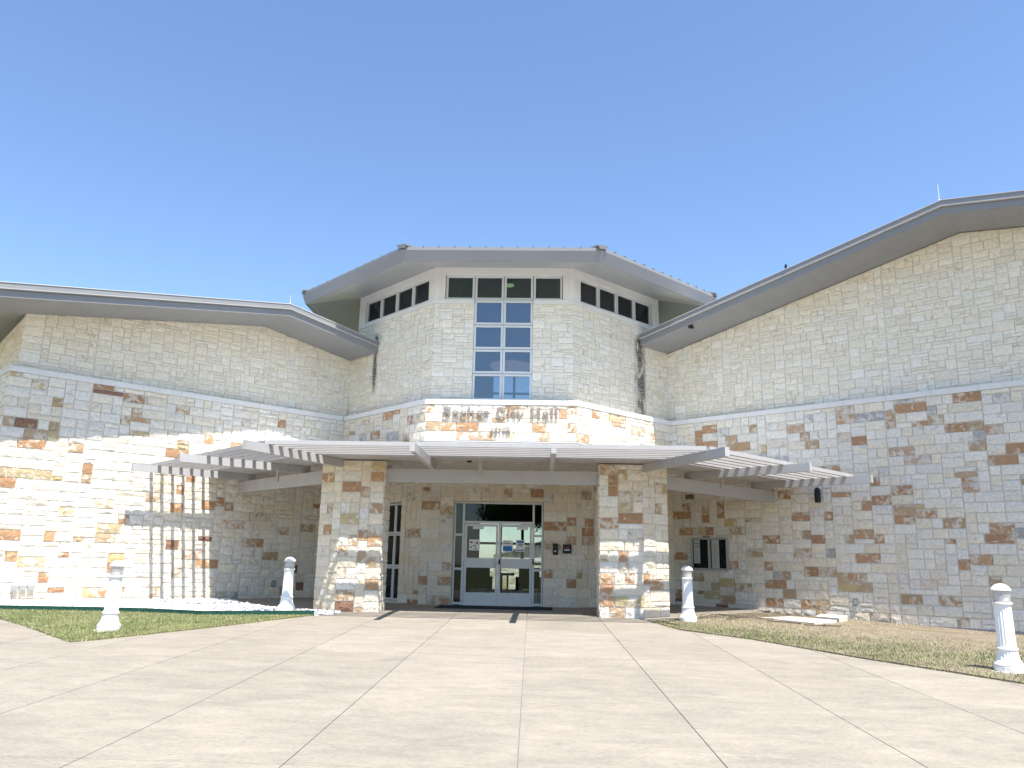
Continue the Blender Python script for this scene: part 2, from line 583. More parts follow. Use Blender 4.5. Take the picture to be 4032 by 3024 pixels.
def lines(a, b, step, jit=.12):
    n = max(1, round((b - a) / step))
    v = np.linspace(a, b, n + 1)
    v[1:-1] += rng.uniform(-jit, jit, n - 1) * (b - a) / n
    return list(v)
def multi(keys, step, jit=.12):
    out = []
    for a, b in zip(keys[:-1], keys[1:]):
        out += lines(a, b, step, jit)[:-1]
    return out + [keys[-1]]

LOWSEL = {1: [2, 3, 4, 5], 2: [2, 2, 2, 3, 3, 4, 4, 5], 3: [2, 3, 3, 4]}
UPSEL = {1: [2, 3, 4, 5, 5], 2: [2, 3, 4, 4, 5], 3: [3, 4, 5]}

# left wing, lower then upper wall (panel joints at -7.42)
for a, b in ((-9.29, -7.43), (-7.41, -3.66), (-3.64, 0)):
    layout(LW, 'wing_L', lines(a, b, .125), lines(-.16, 5.44, .122, .06), 2, LOWSEL, [], .0, .023, 'low', tall=(.12, .88))
PL, RLS = .165, -2.87                 # gable pitch and ridge of the left wing
for a, b in ((-9.11, -7.43), (-7.41, 0.22)):
    layout(LW, 'wing_L', lines(a, b, .088), lines(5.58, 8.1, .085, .1), 3, UPSEL, [], UPO, .012, 'up',
           clip=[(PL, 1, 8.0 + PL * RLS), (-PL, 1, 8.0 - PL * RLS)], tall=(.36, .44, .2))
# right wing
PR, RRS = .204, 8.6
for a, b in ((0, 2.91), (2.93, 6.45), (6.47, 10.2), (10.22, 13)):
    layout(RW, 'wing_R', lines(a, b, .125), lines(-.16, 5.44, .122, .06), 2, LOWSEL, [], .0, .016, 'low', tall=(.12, .88))
for a, b in ((-.2, 3.03), (3.05, 6.6), (6.62, 13)):
    layout(RW, 'wing_R', lines(a, b, .088), lines(5.58, 9.7, .085, .1), 3, UPSEL, [], UPO, .011, 'up',
           clip=[(-PR, 1, 9.62 - PR * RRS), (.17, 1, 9.62 + .17 * RRS)], tall=(.36, .44, .2))
# the face beyond the left wing's outer corner
SW = Fr((-11.745, 18.325), (.731, -.682))
layout(SW, 'wing_S', lines(-3, 0.02, .125), lines(-.16, 5.44, .122, .06), 2, LOWSEL, [], 0, .025, 'low', tall=(.12, .88))
layout(SW, 'wing_S', lines(-3, -.165, .088), lines(5.58, 7.1, .085, .1), 3, UPSEL, [], UPO, .012, 'up', clip=[(-.13, 1, 6.93)], tall=(.36, .44, .2))
# tower, upper faces
WIN = .85
FU = {d: face(AU, d) for d in (-45, 0, 45)}
FL = {d: face(AL, d) for d in (-45, 0, 45)}
for d in (-45, 0, 45):
    e = HU + .01
    keys = {0: [-e, -WIN, WIN, e], -45: [-2.43, -HU, e], 45: [-e, HU, 2.47]}[d]
    zk = lines(5.58, 7.56 if d < 0 else 7.9, .085, .1)
    zk = zk[:-1] + lines(zk[-1], 8.47, .085, .1)
    layout(FU[d], 'tower', multi(keys, .088), zk, 3, UPSEL,
           {0: [(-WIN, WIN, 0, 9)], -45: [(-3, -HU, 7.56, 9)], 45: [(HU, 3, 7.9, 9)]}[d], 0, .011, 'up', tall=(.36, .44, .2))
# band that carries the name, and the wall round the doors
DW, DH = 1.225, 2.755
for d in (-45, 0, 45):
    e = HL + .012
    e0, e1 = (-2.26 if d < 0 else -e), (2.32 if d > 0 else e)
    layout(FL[d], 'entrance', lines(e0, e1, .125), lines(4.42, 5.44, .1275, .06), 2, LOWSEL, [], 0, .019, 'low', tall=(.12, .88))
    if d == 0:
        keys, zk, holes = [-e, -DW, DW, e], [0, DH, 3.62], [(-DW, DW, 0, DH)]
    else:
        w0, w1 = (.14, 1.17) if d < 0 else (-1.17, -.14)
        keys, zk, holes = [e0, w0, w1, e1], [0, .04, 2.73, 3.62], [(w0, w1, 0, 2.73)]
    zs_ = multi([0, 2.74, 3.62], .122, .05)
    holes = [(a, b, z0, 2.74) for a, b, z0, z1 in holes]
    layout(FL[d], 'entrance', multi(keys, .125), zs_, 2, LOWSEL, holes, 0, .014, 'low', tall=(.15, .85))
# columns: plan corners, going round, mirrored for the right one
CP = [(-4.115, 19.04), (-3.454, 18.36), (-2.49, 18.36), (-2.49, 19.15), (-3.15, 19.15), (-3.60, 19.60)]
def column_faces(sgn):
    pts = [Vector(p) for p in CP]
    out = []
    n = len(pts)
    for i in range(n):
        a, b = pts[i], pts[(i + 1) % n]
        if sgn > 0:
            a, b = Vector((-b.x, b.y)), Vector((-a.x, a.y))
        out.append((Fr(a, (b - a)), (b - a).length, i))
    return out
ZCOL = 3.40
COLF = {}
for sgn, nm in ((-1, 'col_L'), (1, 'col_R')):
    COLF[nm] = column_faces(sgn)
    for fr_, ln, i in COLF[nm]:
        if i in (3, 4):
            continue
        e = .01
        layout(fr_, nm, lines(-e, ln + e, .115), lines(-.02, ZCOL, .122, .05), 2, LOWSEL, [], 0, .022, 'low', tall=(.12, .88))

# colours picked from the photograph: (zoom origin x, y, scale) and positions
TARGETS = [
 ((2500, 1550, .6932, 'wing_R'), '405,215,O 385,262,O 403,298,O 365,215,O 483,203,G 667,220,T 570,272,T 600,325,O 533,328,T 983,130,G 1235,103,P 1157,150,O 1370,140,G 1490,52,G 1925,38,O 2095,15,G 1490,112,T 1580,105,O 1705,105,G 1475,170,O 1602,165,O 1728,158,T 1855,205,O 2008,200,O 1963,143,T 1922,203,G 858,270,P 962,268,O 1220,258,P 1290,260,O 945,215,P 740,325,Y 738,370,G 812,373,G 1018,315,T 1075,415,O 1390,465,G 1350,520,O 1510,340,P 1600,395,P 1915,322,T 2152,293,O 2152,358,O 1885,385,P 1930,445,T 1508,522,O 1910,505,O 2185,480,T 862,582,O 1135,580,O 1310,630,O 1403,622,O 1635,628,Y 1900,560,P 930,683,O 1110,692,O 1498,697,O 1555,697,T 1697,683,O 1790,737,T 975,790,T 1205,812,T 1272,810,O 1415,803,O 2035,815,O 2103,815,O 2175,805,G 755,845,O 1013,843,O 950,908,T 1803,860,O 1262,927,O 1325,928,O 2027,932,O 1845,978,O 1115,910,G 748,995,O 870,1015,T 980,1018,O 1078,1015,T 1142,1020,T 1230,1040,O 1290,1040,P 788,1055,G 833,1062,O 1173,1088,Y 1347,1097,T 2040,1055,T 1645,1100,P 888,1122,T 785,1168,O 853,1172,O 973,1188,O 1065,1185,T 1530,1172,T 1757,1175,T 1845,1305,T 1085,1235,T 1365,1265,T 288,665,O 377,665,Y 480,655,O 505,702,O 410,715,O 640,710,T 410,765,O 355,760,Y 530,752,Y 585,755,T 298,802,O 380,797,O 273,900,O 660,915,T 565,957,O 343,1055,O 370,1110,O 525,1060,Y 485,1105,Y 575,1105,P 525,1150,O 425,1155,Y 530,1208,D 640,1122,T 250,710,O 245,1185,D 245,1135,O'),
 ((0, 1050, .6329, 'wing_L'), '705,808,D 868,825,O 340,838,T 890,880,T 850,938,O 757,975,T 168,945,D 347,957,T 70,940,T 240,1015,T 355,1020,Y 250,1075,O 1160,905,T 1745,953,O 1550,975,P 465,1155,T 850,1040,Y 1163,1080,T 1262,1095,O 1133,1130,Y 1460,1112,O 1058,1175,O 1095,1190,O 115,690,Y 235,710,Y 655,750,O'),
 ((0, 1750, .6329, 'wing_L'), '45,158,T 150,162,Y 265,165,Y 545,158,O 570,220,T 65,220,O 320,222,Y 950,300,T 1000,248,T 1135,268,O 1210,215,O 1130,382,O 1370,382,O 1300,385,O 610,350,Y 435,425,Y 750,465,O 730,530,Y 290,555,O 20,555,O 520,590,T 605,590,T 1045,600,D 1265,600,D 95,703,O 375,697,O 195,755,Y 745,708,Y 675,778,O 1225,725,O 1320,720,O 1172,665,P 1085,782,T 245,830,O 360,905,O 590,900,Y 640,950,O 745,955,O 960,897,T 1360,940,T 1470,388,O 1655,445,T 1480,495,P 1770,525,T 1870,520,T 1975,365,O 1630,610,O 1860,780,D 1895,880,D 1480,940,G 1730,895,T 1560,610,P 1660,670,T'),
 ((1200, 1780, .404, 'col_L'), '280,270,O 348,275,O 640,240,O 450,350,O 600,440,O 270,580,O 660,155,Y 440,655,Y 620,550,T 230,765,O 620,755,T 460,865,T 570,860,O 370,985,O 700,860,O 590,1070,T 690,1090,T 390,1175,T 600,1300,O 440,1390,T 390,1500,D 560,1510,T'),
 ((2300, 1780, .41, 'col_R'), '260,290,O 275,390,O 410,420,T 500,415,O 380,215,T 300,195,T 500,625,O 390,620,Y 310,700,O 620,720,O 490,830,P 775,840,O 200,1010,T 420,1030,O 600,1030,T 690,1025,O 435,1110,T 255,1230,O 440,1240,O 620,1245,O 730,1240,O 270,1330,O 190,1430,O 310,1430,Y 800,1340,O 325,1560,T 720,225,T 740,330,T 735,520,T 660,620,T'),
 ((1650, 1550, .2939, 'entrance'), '155,200,O 140,440,T 305,440,O 565,430,O 695,425,T 1155,215,O 1360,200,T 1940,255,O 2055,255,O 1070,320,T 1590,435,O 2050,470,O 800,555,T 1250,570,Y 1620,565,T 620,550,P 530,340,T 2180,590,O'),
 ((1150, 900, .7685, 'entrance'), '485,965,O 535,955,O 590,975,O 375,985,T 590,1060,O 415,1055,O 525,1045,G 345,1065,G 320,1045,T 640,980,T 1490,960,T 1540,945,O 1490,1065,O 1640,960,Y 1740,1040,T 1700,980,T 1780,1080,G 1850,1050,O 1660,1000,O'),
 ((1150, 1550, .7685, 'entrance'), '690,485,O 620,550,T 600,730,O 755,600,T 700,580,T 760,630,G 790,870,P 670,960,O 640,1010,O 765,965,O 620,1065,O 770,1060,O 700,1060,T 1250,500,O 1110,520,T 1310,695,O 1420,655,O 1510,655,O 1535,705,O 1330,550,G 1400,770,T 1310,790,T 1430,990,O 1330,935,O 1480,940,T 1500,750,T 1490,530,T 1540,500,T'),
]
taken = set()
for (ox, oy, sc, wl), txt in TARGETS:
    cand = [(i, S) for i, S in enumerate(STONES) if S.wall == wl and S.k != 'up']
    for it in txt.split():
        x, y, k = it.split(',')
        u, v = ox + float(x) * sc, oy + float(y) * sc
        best = min(cand, key=lambda c: (c[1].cen[0] - u) ** 2 * .5 + (c[1].cen[1] - v) ** 2 + (1e9 if c[0] in taken else 0))
        if (best[1].cen[0] - u) ** 2 + (best[1].cen[1] - v) ** 2 < 60 ** 2:
            taken.add(best[0])
            best[1].k = k
for S in STONES:
    S.col = stone_colour(S.k, S.wall)

def stone_mesh(mb, S):
    """one rough stone set into the mortar"""
    mb.cur = S.col
    fr_, po, o, R = S.fr, S.poly, S.o, S.rough
    h0 = o + (.007 if S.k == 'up' else .011) + random.uniform(0, .007)
    ju = lambda a: random.uniform(-a, a)
    if len(po) == 4 and abs(po[0][1] - po[1][1]) < 1e-6 and abs(po[2][1] - po[3][1]) < 1e-6 and abs(po[0][0] - po[3][0]) < 1e-6:
        (x0, z0), (x1, z1) = po[0], po[2]
        nx = 2 if x1 - x0 < .3 else 3
        nz = 2
        vs, idx = [], {}
        tilt = ju(.4) * R
        for j in range(nz + 1):
            for i in range(nx + 1):
                ex, ez = i in (0, nx), j in (0, nz)
                x, z = x0 + (x1 - x0) * i / nx, z0 + (z1 - z0) * j / nz
                if not ex:
                    x += ju(.28) * (x1 - x0) / nx
                if not ez:
                    z += ju(.28) * (z1 - z0) / nz
                if ex or ez:
                    x += (.006 if i == 0 else -.006 if i == nx else 0) * random.uniform(.1, 1.3)
                    z += (.006 if j == 0 else -.006 if j == nz else 0) * random.uniform(.1, 1.3)
                    oo = h0 + R * random.uniform(.1, .45)
                else:
                    oo = h0 + R * random.uniform(.5, 1.25)
                oo += tilt * (j / nz - .5)
                idx[i, j] = len(vs)
                vs.append(fr_(x, z, oo))
        fs = []
        for j in range(nz):
            for i in range(nx):
                a, b, c, d = idx[i, j], idx[i + 1, j], idx[i + 1, j + 1], idx[i, j + 1]
                fs += [(a, b, c), (a, c, d)] if (i + j) % 2 else [(a, b, d), (b, c, d)]
        ring = [(i, 0) for i in range(nx)] + [(nx, j) for j in range(nz)] + [(i, nz) for i in range(nx, 0, -1)] + [(0, j) for j in range(nz, 0, -1)]
        base = []
        for (i, j) in ring:
            base.append(len(vs))
            vs.append(fr_(x0 + (x1 - x0) * i / nx, z0 + (z1 - z0) * j / nz, o - .02))
        for q in range(len(ring)):
            a, b = ring[q], ring[(q + 1) % len(ring)]
            fs.append((idx[a], base[q], base[(q + 1) % len(ring)], idx[b]))
        mb.add(vs, fs)
    else:
        n = len(po)
        cx, cz = sum(p[0] for p in po) / n, sum(p[1] for p in po) / n
        vs = [fr_(a, z, o - .02) for a, z in po] + [fr_(a, z, h0 + R * random.uniform(.1, .4)) for a, z in po] + [fr_(cx, cz, h0 + R)]
        fs = [(i, (i + 1) % n, n + (i + 1) % n, n + i) for i in range(n)] + [(n + i, n + (i + 1) % n, 2 * n) for i in range(n)]
        mb.add(vs, fs)

# ------------------------------------------------------------------ ground
LAWN_L = [(-13, 19), (-9.06, 15.3), (-7.77, 14.15), (-6.91, 13.29), (-5.94, 12.36), (-5.71, 12.75), (-4.77, 14.63), (-3.74, 17.1), (-3.60, 17.22), (-5.73, 16.6), (-7.07, 16.93), (-7.96, 16.95), (-10.08, 16.85), (-13, 16.75)]
LAWN_L = [(-10.7, 16.8)] + LAWN_L[1:13]
BED_L = [(-12.9, 17.3), (-10.08, 16.9), (-7.96, 17.0), (-7.07, 16.98), (-5.73, 16.65), (-3.60, 17.27), (-3.2, 17.75), (-3.3, 18.42), (-4.42, 18.5), (-5.85, 19.9), (-7.6, 22.55), (-11.9, 18.2)]
LAWN_R = [(3.5, 17.6), (3.87, 16.08), (4.91, 14.81), (5.96, 12.74), (7.21, 10.73), (8.6, 8.4), (10.2, 6.0), (16, 6), (16, 15.5), (7.45, 22.9), (4.9, 19.28), (4.46, 18.46), (4.1, 18.25)]
def inside(poly, x, y):
    c = False
    n = len(poly)
    for i in range(n):
        (x0, y0), (x1, y1) = poly[i], poly[(i + 1) % n]
        if (y0 > y) != (y1 > y) and x < (x1 - x0) * (y - y0) / (y1 - y0) + x0:
            c = not c
    return c
mb = MB()
ys = [-600, -200, -80, -26] + list(np.arange(-24, 19, 3)) + [18.5, 40, 60, 120, 300, 900]
xs = [-900, -300, -120, -60, -30, -16, 16, 30, 60, 120, 300, 900]
for y in ys:
    for x in xs:
        mb.v.append((x, y, gz(x, y) - .32 - (.3 * ss(14, 60, abs(x)))))
for j in range(len(ys) - 1):
    for i in range(len(xs) - 1):
        a = j * len(xs) + i
        mb.face((a, a + 1, a + 1 + len(xs), a + len(xs)))
ground = mb.build('ground', 'land', None, kind='structure', label='open grassy land around the building')

plaza = bpy.data.objects.new('plaza', None)
COL.objects.link(plaza)
plaza['kind'] = 'structure'
plaza['label'] = 'tan brushed concrete forecourt with straight joints'
def jx(k, y):          # the long joints lean a little
    base = [-14.4, -12.9, -11.4, -9.87, -8.35, -6.83, -5.3, -3.79, -2.25, -.71, .92, 2.5, 4.06, 5.53, 7.05, 8.6, 10.1, 11.6, 13.1][k]
    return base + (.011 * (13 - y) if base > -1.2 else .0) * (1 if base > 0 else -.2)
rows = [-12, -9, -6, -3, .15, 3.2, 6.25, 9.05, 12.1, 15.2, 18.5]
for j in range(len(rows) - 1):
    for k in range(18):
        y0, y1 = rows[j], rows[j + 1]
        cx = (jx(k, y0) + jx(k + 1, y0)) / 2
        if y0 > 15 and (cx < -6.9 or cx > 5.6):
            continue
        if all(inside(LAWN_R, jx(q, y), y) for q in (k, k + 1) for y in (y0, y1)):
            continue
        mb = MB()
        f = random.uniform(.94, 1.05)
        if cx < -2.2 and y0 > 9: f *= .97
        mb.cur = ((.272 * f, .247 * f, .210 * f, 1), (0, 0, 0, 0))
        g, gy = .0045, .0022
        mb.slab([(jx(k, y0) + g, y0 + gy), (jx(k + 1, y0) - g, y0 + gy), (jx(k + 1, y1) - g, y1 - gy), (jx(k, y1) + g, y1 - gy)], -.14, 0, gz)
        mb.build('concrete_slab', 'concrete', plaza)
# porch floor slabs (level)
def porch(poly):
    mb = MB()
    f = random.uniform(.94, 1.0)
    mb.cur = ((.38 * f, .34 * f, .285 * f, 1), (0, 0, 0, 0))
    mb.slab(poly, -.14, 0)
    mb.build('concrete_slab', 'concrete', plaza)
g = .006
for k in range(7, 13):
    a, b = jx(k, 18.5), jx(k + 1, 18.5)
    if k == 12:
        b = 4.45
    poly = [(a + g, 18.505), (b - g, 18.505), (b - g, 22.3), (a + g, 22.3)]
    porch(poly)
porch([(-4.42, 18.505), (-3.79 - g, 18.505), (-3.79 - g, 24.2), (-5.3, 25), (-7.6, 22.55), (-5.85, 19.9)])
porch([(4.46, 18.505), (4.9, 19.3), (7.55, 22.95), (5.3, 25), (4.46, 24.2)])
# dark bed under the joints
mb = MB(); mb.slab([(-14, -12), (13, -12), (13, 12), (-14, 12)], -.16, -.018, gz); mb.slab([(-7, 12), (5.4, 12), (5.4, 18.4), (-7, 18.4)], -.16, -.018, gz)
mb.build('joint_bed', 'foundation', plaza)

for nm_, px0, px1, py0, py1 in (('bounce_sheet', -48, -14.42, -13, 14), ('bounce_sheet', 13.2, 48, -13, 13), ('bounce_sheet', -14.4, 13.1, -13.9, -12.02)):  # unseen pale sheets, added to bounce sunlight onto the shaded walls
    mb = MB(); mb.cur = ((.52, .48, .43, 1), (0, 0, 0, 0))
    mb.slab([(px0, py0), (px1, py0), (px1, py1), (px0, py1)], -.2, -.01, gz)
    mb.build(nm_, 'concrete', None, kind='structure', label='unseen pale concrete sheet added beside the forecourt to bounce light')
def area_mesh(name, mat, poly, zf, lift, skirt, **kw):
    """a finely cut ground sheet with a short skirt; polygon counter-clockwise"""
    import bmesh
    bm = bmesh.new()
    vs = [bm.verts.new((x, y, 0)) for x, y in poly]
    bm.faces.new(vs)
    bmesh.ops.triangulate(bm, faces=bm.faces[:])
    for _ in range(3):
        bmesh.ops.subdivide_edges(bm, edges=[e for e in bm.edges if e.calc_length() > .5], cuts=1, use_grid_fill=False)
        bmesh.ops.triangulate(bm, faces=bm.faces[:])
    for f in bm.faces:
        if f.normal.z < 0:
            f.normal_flip()
    be = [e for e in bm.edges if len(e.link_faces) == 1]
    for v in bm.verts:
        v.co.z = zf(v.co.x, v.co.y) + lift + random.uniform(-.006, .006)
    r = bmesh.ops.extrude_edge_only(bm, edges=be)
    for v in r['geom']:
        if isinstance(v, bmesh.types.BMVert):
            v.co.z -= skirt
    me = bpy.data.meshes.new(name)
    bm.to_mesh(me); bm.free()
    me.materials.append(M[mat])
    return link(name, me, None, **kw)
area_mesh('lawn', 'turf', LAWN_L, gz, .022, .12, kind='structure', label='small wedge of green lawn in front of the gravel bed')
area_mesh('lawn', 'bare', LAWN_R, gzr, .022, .3, kind='structure', label='worn lawn with bare soil below the shaded wing')
area_mesh('gravel_bed', 'gravelbed', BED_L, lambda x, y: gz(x, y) * .4, .0, .12, kind='structure', label='bed of white gravel along the sunlit wing')

def scatter(poly, n):
    xs_, ys_ = [p[0] for p in poly], [p[1] for p in poly]
    out = []
    while len(out) < n:
        x, y = random.uniform(min(xs_), max(xs_)), random.uniform(min(ys_), max(ys_))
        if inside(poly, x, y):
            out.append((x, y))
    return out
def vnoise(x, y, s, seed=0):
    x, y = x * s + seed * 17.3, y * s - seed * 9.1
    i, j = math.floor(x), math.floor(y)
    h = lambda a, b: (math.sin(a * 127.1 + b * 311.7 + seed) * 43758.5453) % 1
    u, v = x - i, y - j
    u, v = u * u * (3 - 2 * u), v * v * (3 - 2 * v)
    return (h(i, j) * (1 - u) + h(i + 1, j) * u) * (1 - v) + (h(i, j + 1) * (1 - u) + h(i + 1, j + 1) * u) * v

def grass(name, poly, zf, n, dens, colf, label, hmax=.05):
    mb = MB()
    for x, y in scatter(poly, n):
        d = dens(x, y)
        if random.random() > d:
            continue
        h = hmax * random.uniform(.45, 1.1) * (.6 + .4 * d)
        a = random.uniform(0, 6.283)
        w = random.uniform(.006, .011)
        x, y = x + random.gauss(0, .018), y + random.gauss(0, .018)
        lx, ly = random.uniform(-.7, .7) * h, random.uniform(-.7, .7) * h
        z = zf(x, y) + .015
        c = colf(x, y)
        mb.cur = ((*c, 1), (0, 0, 0, 0))
        mb.add([(x - w * math.cos(a), y - w * math.sin(a), z), (x + w * math.cos(a), y + w * math.sin(a), z), (x + lx, y + ly, z + h)], [(0, 1, 2)])
    for (x0, y0), (x1, y1) in zip(poly, poly[1:] + poly[:1]):
        ln = math.hypot(x1 - x0, y1 - y0)
        for _ in range(int(ln * 70)):
            u = random.random()
            x, y = x0 + (x1 - x0) * u + random.gauss(0, .022), y0 + (y1 - y0) * u + random.gauss(0, .022)
            if random.random() > .35 + .65 * vnoise(x, y, 3, 4):
                continue
            h = hmax * random.uniform(.5, 1.2)
            a, w, z = random.uniform(0, 6.283), random.uniform(.006, .012), zf(x, y)
            mb.cur = ((*colf(x, y), 1), (0, 0, 0, 0))
            mb.add([(x - w * math.cos(a), y - w * math.sin(a), z), (x + w * math.cos(a), y + w * math.sin(a), z), (x + random.uniform(-.8, .8) * h, y + random.uniform(-.8, .8) * h, z + h)], [(0, 1, 2)])
    return mb.build(name, 'blade', None, kind='stuff', label=label)
def lcol(x, y):
    t = vnoise(x, y, 1.4, 3) * .6 + random.random() * .4
    a, b = (.19, .255, .09), (.36, .36, .20)
    if random.random() < .12: return (.46, .41, .27)
    return tuple(p + (q - p) * t for p, q in zip(a, b))
def rcol(x, y):
    wall = abs((Vector((x, y, 0)) - RW.P).dot(RW.n))
    t = vnoise(x, y, .9, 5) * .65 + random.random() * .45 + .35 - .75 * min(1, max(0, (wall - 5.0) / 2.4))
    t = max(0, t)
    a, b = (.18, .23, .08), (.50, .44, .29)
    return tuple(p + (q - p) * min(1, t) for p, q in zip(a, b))
def rdens(x, y):
    # thin near the wall and canopy, greener along the concrete edge
    wall = abs((Vector((x, y, 0)) - RW.P).dot(RW.n))
    edge = min(1, max(0, (wall - 4.3) / 2.8))
    return min(1, .20 + .75 * edge + .35 * (vnoise(x, y, .8, 8) - .45) + .3 * (vnoise(x, y, 2.6, 9) - .5))
grass('grass', LAWN_L, gz, 30000, lambda x, y: .75 + .4 * (vnoise(x, y, 1.3, 2) - .5), lcol, 'short green grass of the small wedge lawn')
LAWN_RV = [(3.5, 17.6), (3.87, 16.08), (4.91, 14.81), (5.96, 12.74), (7.21, 10.73), (8.0, 9.4), (12, 11), (12.9, 17.8), (7.6, 22.6), (4.9, 19.28), (4.3, 18.3)]
grass('grass', LAWN_RV, gzr, 52000, rdens, rcol, 'patchy dry grass below the shaded wing', .052)

# loose white gravel
mb = MB()
oct_v = [(1, 0, 0), (-1, 0, 0), (0, 1, 0), (0, -1, 0), (0, 0, 1), (0, 0, -1)]
oct_f = [(0, 2, 4), (2, 1, 4), (1, 3, 4), (3, 0, 4), (2, 0, 5), (1, 2, 5), (3, 1, 5), (0, 3, 5)]
for x, y in scatter(BED_L, 7500):
    r = random.uniform(.014, .034)
    a = random.uniform(0, 6.28)
    f = random.uniform(.55, .80)
    mb.cur = ((f, f * .99, f * .975, 1), (0, 0, 0, 0))
    sx, sy, sz = (r * random.uniform(.7, 1.4) for _ in range(3))
    z = gz(x, y) * .4 + r * .45
    vs = []
    for vx, vy, vz in oct_v:
        px, py = vx * sx, vy * sy
        vs.append((x + px * math.cos(a) - py * math.sin(a), y + px * math.sin(a) + py * math.cos(a), z + vz * sz * .8 + random.uniform(-.3, .3) * r))
    mb.add(vs, oct_f)
mb.build('gravel', 'pebble', None, kind='stuff', label='loose white gravel stones in the bed by the wall')

# green metal edging
ed = [(-10.9, 16.83), (-10.08, 16.87), (-7.96, 16.97), (-7.07, 16.955), (-5.73, 16.63), (-3.60, 17.25)]
mb = MB()
for a, b in zip(ed[:-1], ed[1:]):
    za, zb = gz(*a), gz(*b)
    mb.bar((a[0], a[1], za + .015), (b[0], b[1], zb + .015), .012, .19)
mb.build('lawn_edging', 'green', None, label='dark green metal edging strip between lawn and gravel', category='edging')

# ------------------------------------------------------------------ the city hall
hall = thing('city_hall', 'pale limestone city hall with octagonal glazed tower and two gabled wings', 'building', (0, 22, 0))

def wallbox(name, parts):
    mb = MB()
    for fr_, a0, a1, z0, z1, o0, o1 in parts:
        mb.box(fr_, a0, a1, z0, z1, o0, o1)
    return mb.build(name, 'mortar', hall)
WALLS = {}
def gable(fr_, pts, o0, o1, mb):
    mb.prism(fr_, pts, o0, o1)
# left wing
mb = MB()
mb.box(LW, -9.27, 0, -.5, 5.44, -.4, -.003)
mb.prism(LW, [(-9.09, 5.44), (.24, 5.44), (.24, 7.487), (RLS, 8.0), (-9.09, 8.0 - PL * (9.09 + RLS))], -.5, UPO - .003)
WALLS['wing_L'] = mb.build('wing_wall', 'mortar', hall, label='sunlit stone wall of the lower wing')
mb = MB()
mb.box(RW, 0, 13.2, -.14, 5.44, -.4, -.003)
mb.prism(RW, [(-.22, 5.44), (13.2, 5.44), (13.2, 9.62 - .17 * 4.6), (RRS, 9.62), (-.22, 9.62 - PR * (RRS + .22))], -.5, UPO - .003)
WALLS['wing_R'] = mb.build('wing_wall', 'mortar', hall, label='shaded stone wall of the taller wing')
mb = MB()
mb.box(SW, -6, 0, -.5, 5.44, -.4, -.003)
mb.prism(SW, [(-6, 5.44), (-.18, 5.44), (-.18, 6.96), (-6, 6.2)], -.5, UPO - .003)
WALLS['wing_S'] = mb.build('wing_wall', 'mortar', hall, label='end wall of the lower wing, seen edge-on')
mb = MB()
for d in (-45, 45):
    mb.box(FU[d], -HU, HU, 5.44, 8.47, -.3, -.003)
mb.box(FU[-45], -2.6, -HU + .01, 5.44, 7.56, -.29, -.004)
mb.box(FU[45], HU - .01, 2.6, 5.44, 7.9, -.29, -.004)
mb.box(FU[0], -WIN - .01, WIN + .01, 5.44, 5.575, -.29, -.004)
mb.box(FU[0], -HU, -WIN, 5.44, 8.47, -.3, -.003)
mb.box(FU[0], WIN, HU, 5.44, 8.47, -.3, -.003)
WALLS['tower'] = mb.build('tower_wall', 'mortar', hall)
mb = MB()
for d in (-45, 0, 45):
    w0, w1, zt = (-DW, DW, DH) if d == 0 else ((.14, 1.17, 2.74) if d < 0 else (-1.17, -.14, 2.74))
    e0, e1 = (-2.4 if d < 0 else -HL), (2.45 if d > 0 else HL)
    mb.box(FL[d], e0, w0, -.3, zt, -.3, -.003)
    mb.box(FL[d], w1, e1, -.3, zt, -.3, -.003)
    mb.box(FL[d], e0, e1, zt, 5.44, -.3, -.003)
    if d:
        mb.box(FL[d], w0, w1, -.3, .045, -.3, -.01)
WALLS['entrance'] = mb.build('entrance_wall', 'mortar', hall)
foot = MB().box(RW, 2.95, 13.2, -.7, -.145, -.3, .035).build('footing', 'foundation', hall)

# columns are things of their own
for nm, sgn, side in (('col_L', -1, 'nearer the sunlit wing'), ('col_R', 1, 'nearer the notice board')):
    c = thing('stone_column', 'tall stone column of the porch, the one ' + side, 'column', (sgn * 3.3, 18.9, 0), 'stone porch columns')
    mb = MB()
    pts = [(x * -sgn, y) for x, y in CP]
    if sgn < 0:
        pts = [(x, y) for x, y in CP]
    else:
        pts = [(-x, y) for x, y in CP][::-1]
    cx_, cy_ = sum(p[0] for p in pts) / len(pts), sum(p[1] for p in pts) / len(pts)
    mb.slab(pts, -.1, ZCOL, None)
    WALLS[nm] = mb.build('core', 'mortar', c)
    fat = [(cx_ + (x - cx_) * 1.07, cy_ + (y - cy_) * 1.07) for x, y in pts]
    MB().slab(fat, -.12, -.012, None).build('plinth', 'utility', c)

# stones: the 300 of the hall that show largest are parts of their own, the rest of each wall is one part; all stones of the columns are parts
hs = sorted([S for S in STONES if not S.wall.startswith('col')], key=lambda S: -S.area)
own = set(id(S) for S in hs[:300])
rest = {}
for S in STONES:
    if S.wall.startswith('col') or id(S) in own:
        mb = MB()
        stone_mesh(mb, S)
        mb.build('stone', 'stone_up' if S.k == 'up' else 'stone', WALLS[S.wall])
    else:
        key = (S.wall, S.k == 'up')
        stone_mesh(rest.setdefault(key, MB()), S)
for (wl, upk), mb in rest.items():
    mb.build('stonework', 'stone_up' if upk else 'stone', WALLS[wl], kind='stuff')

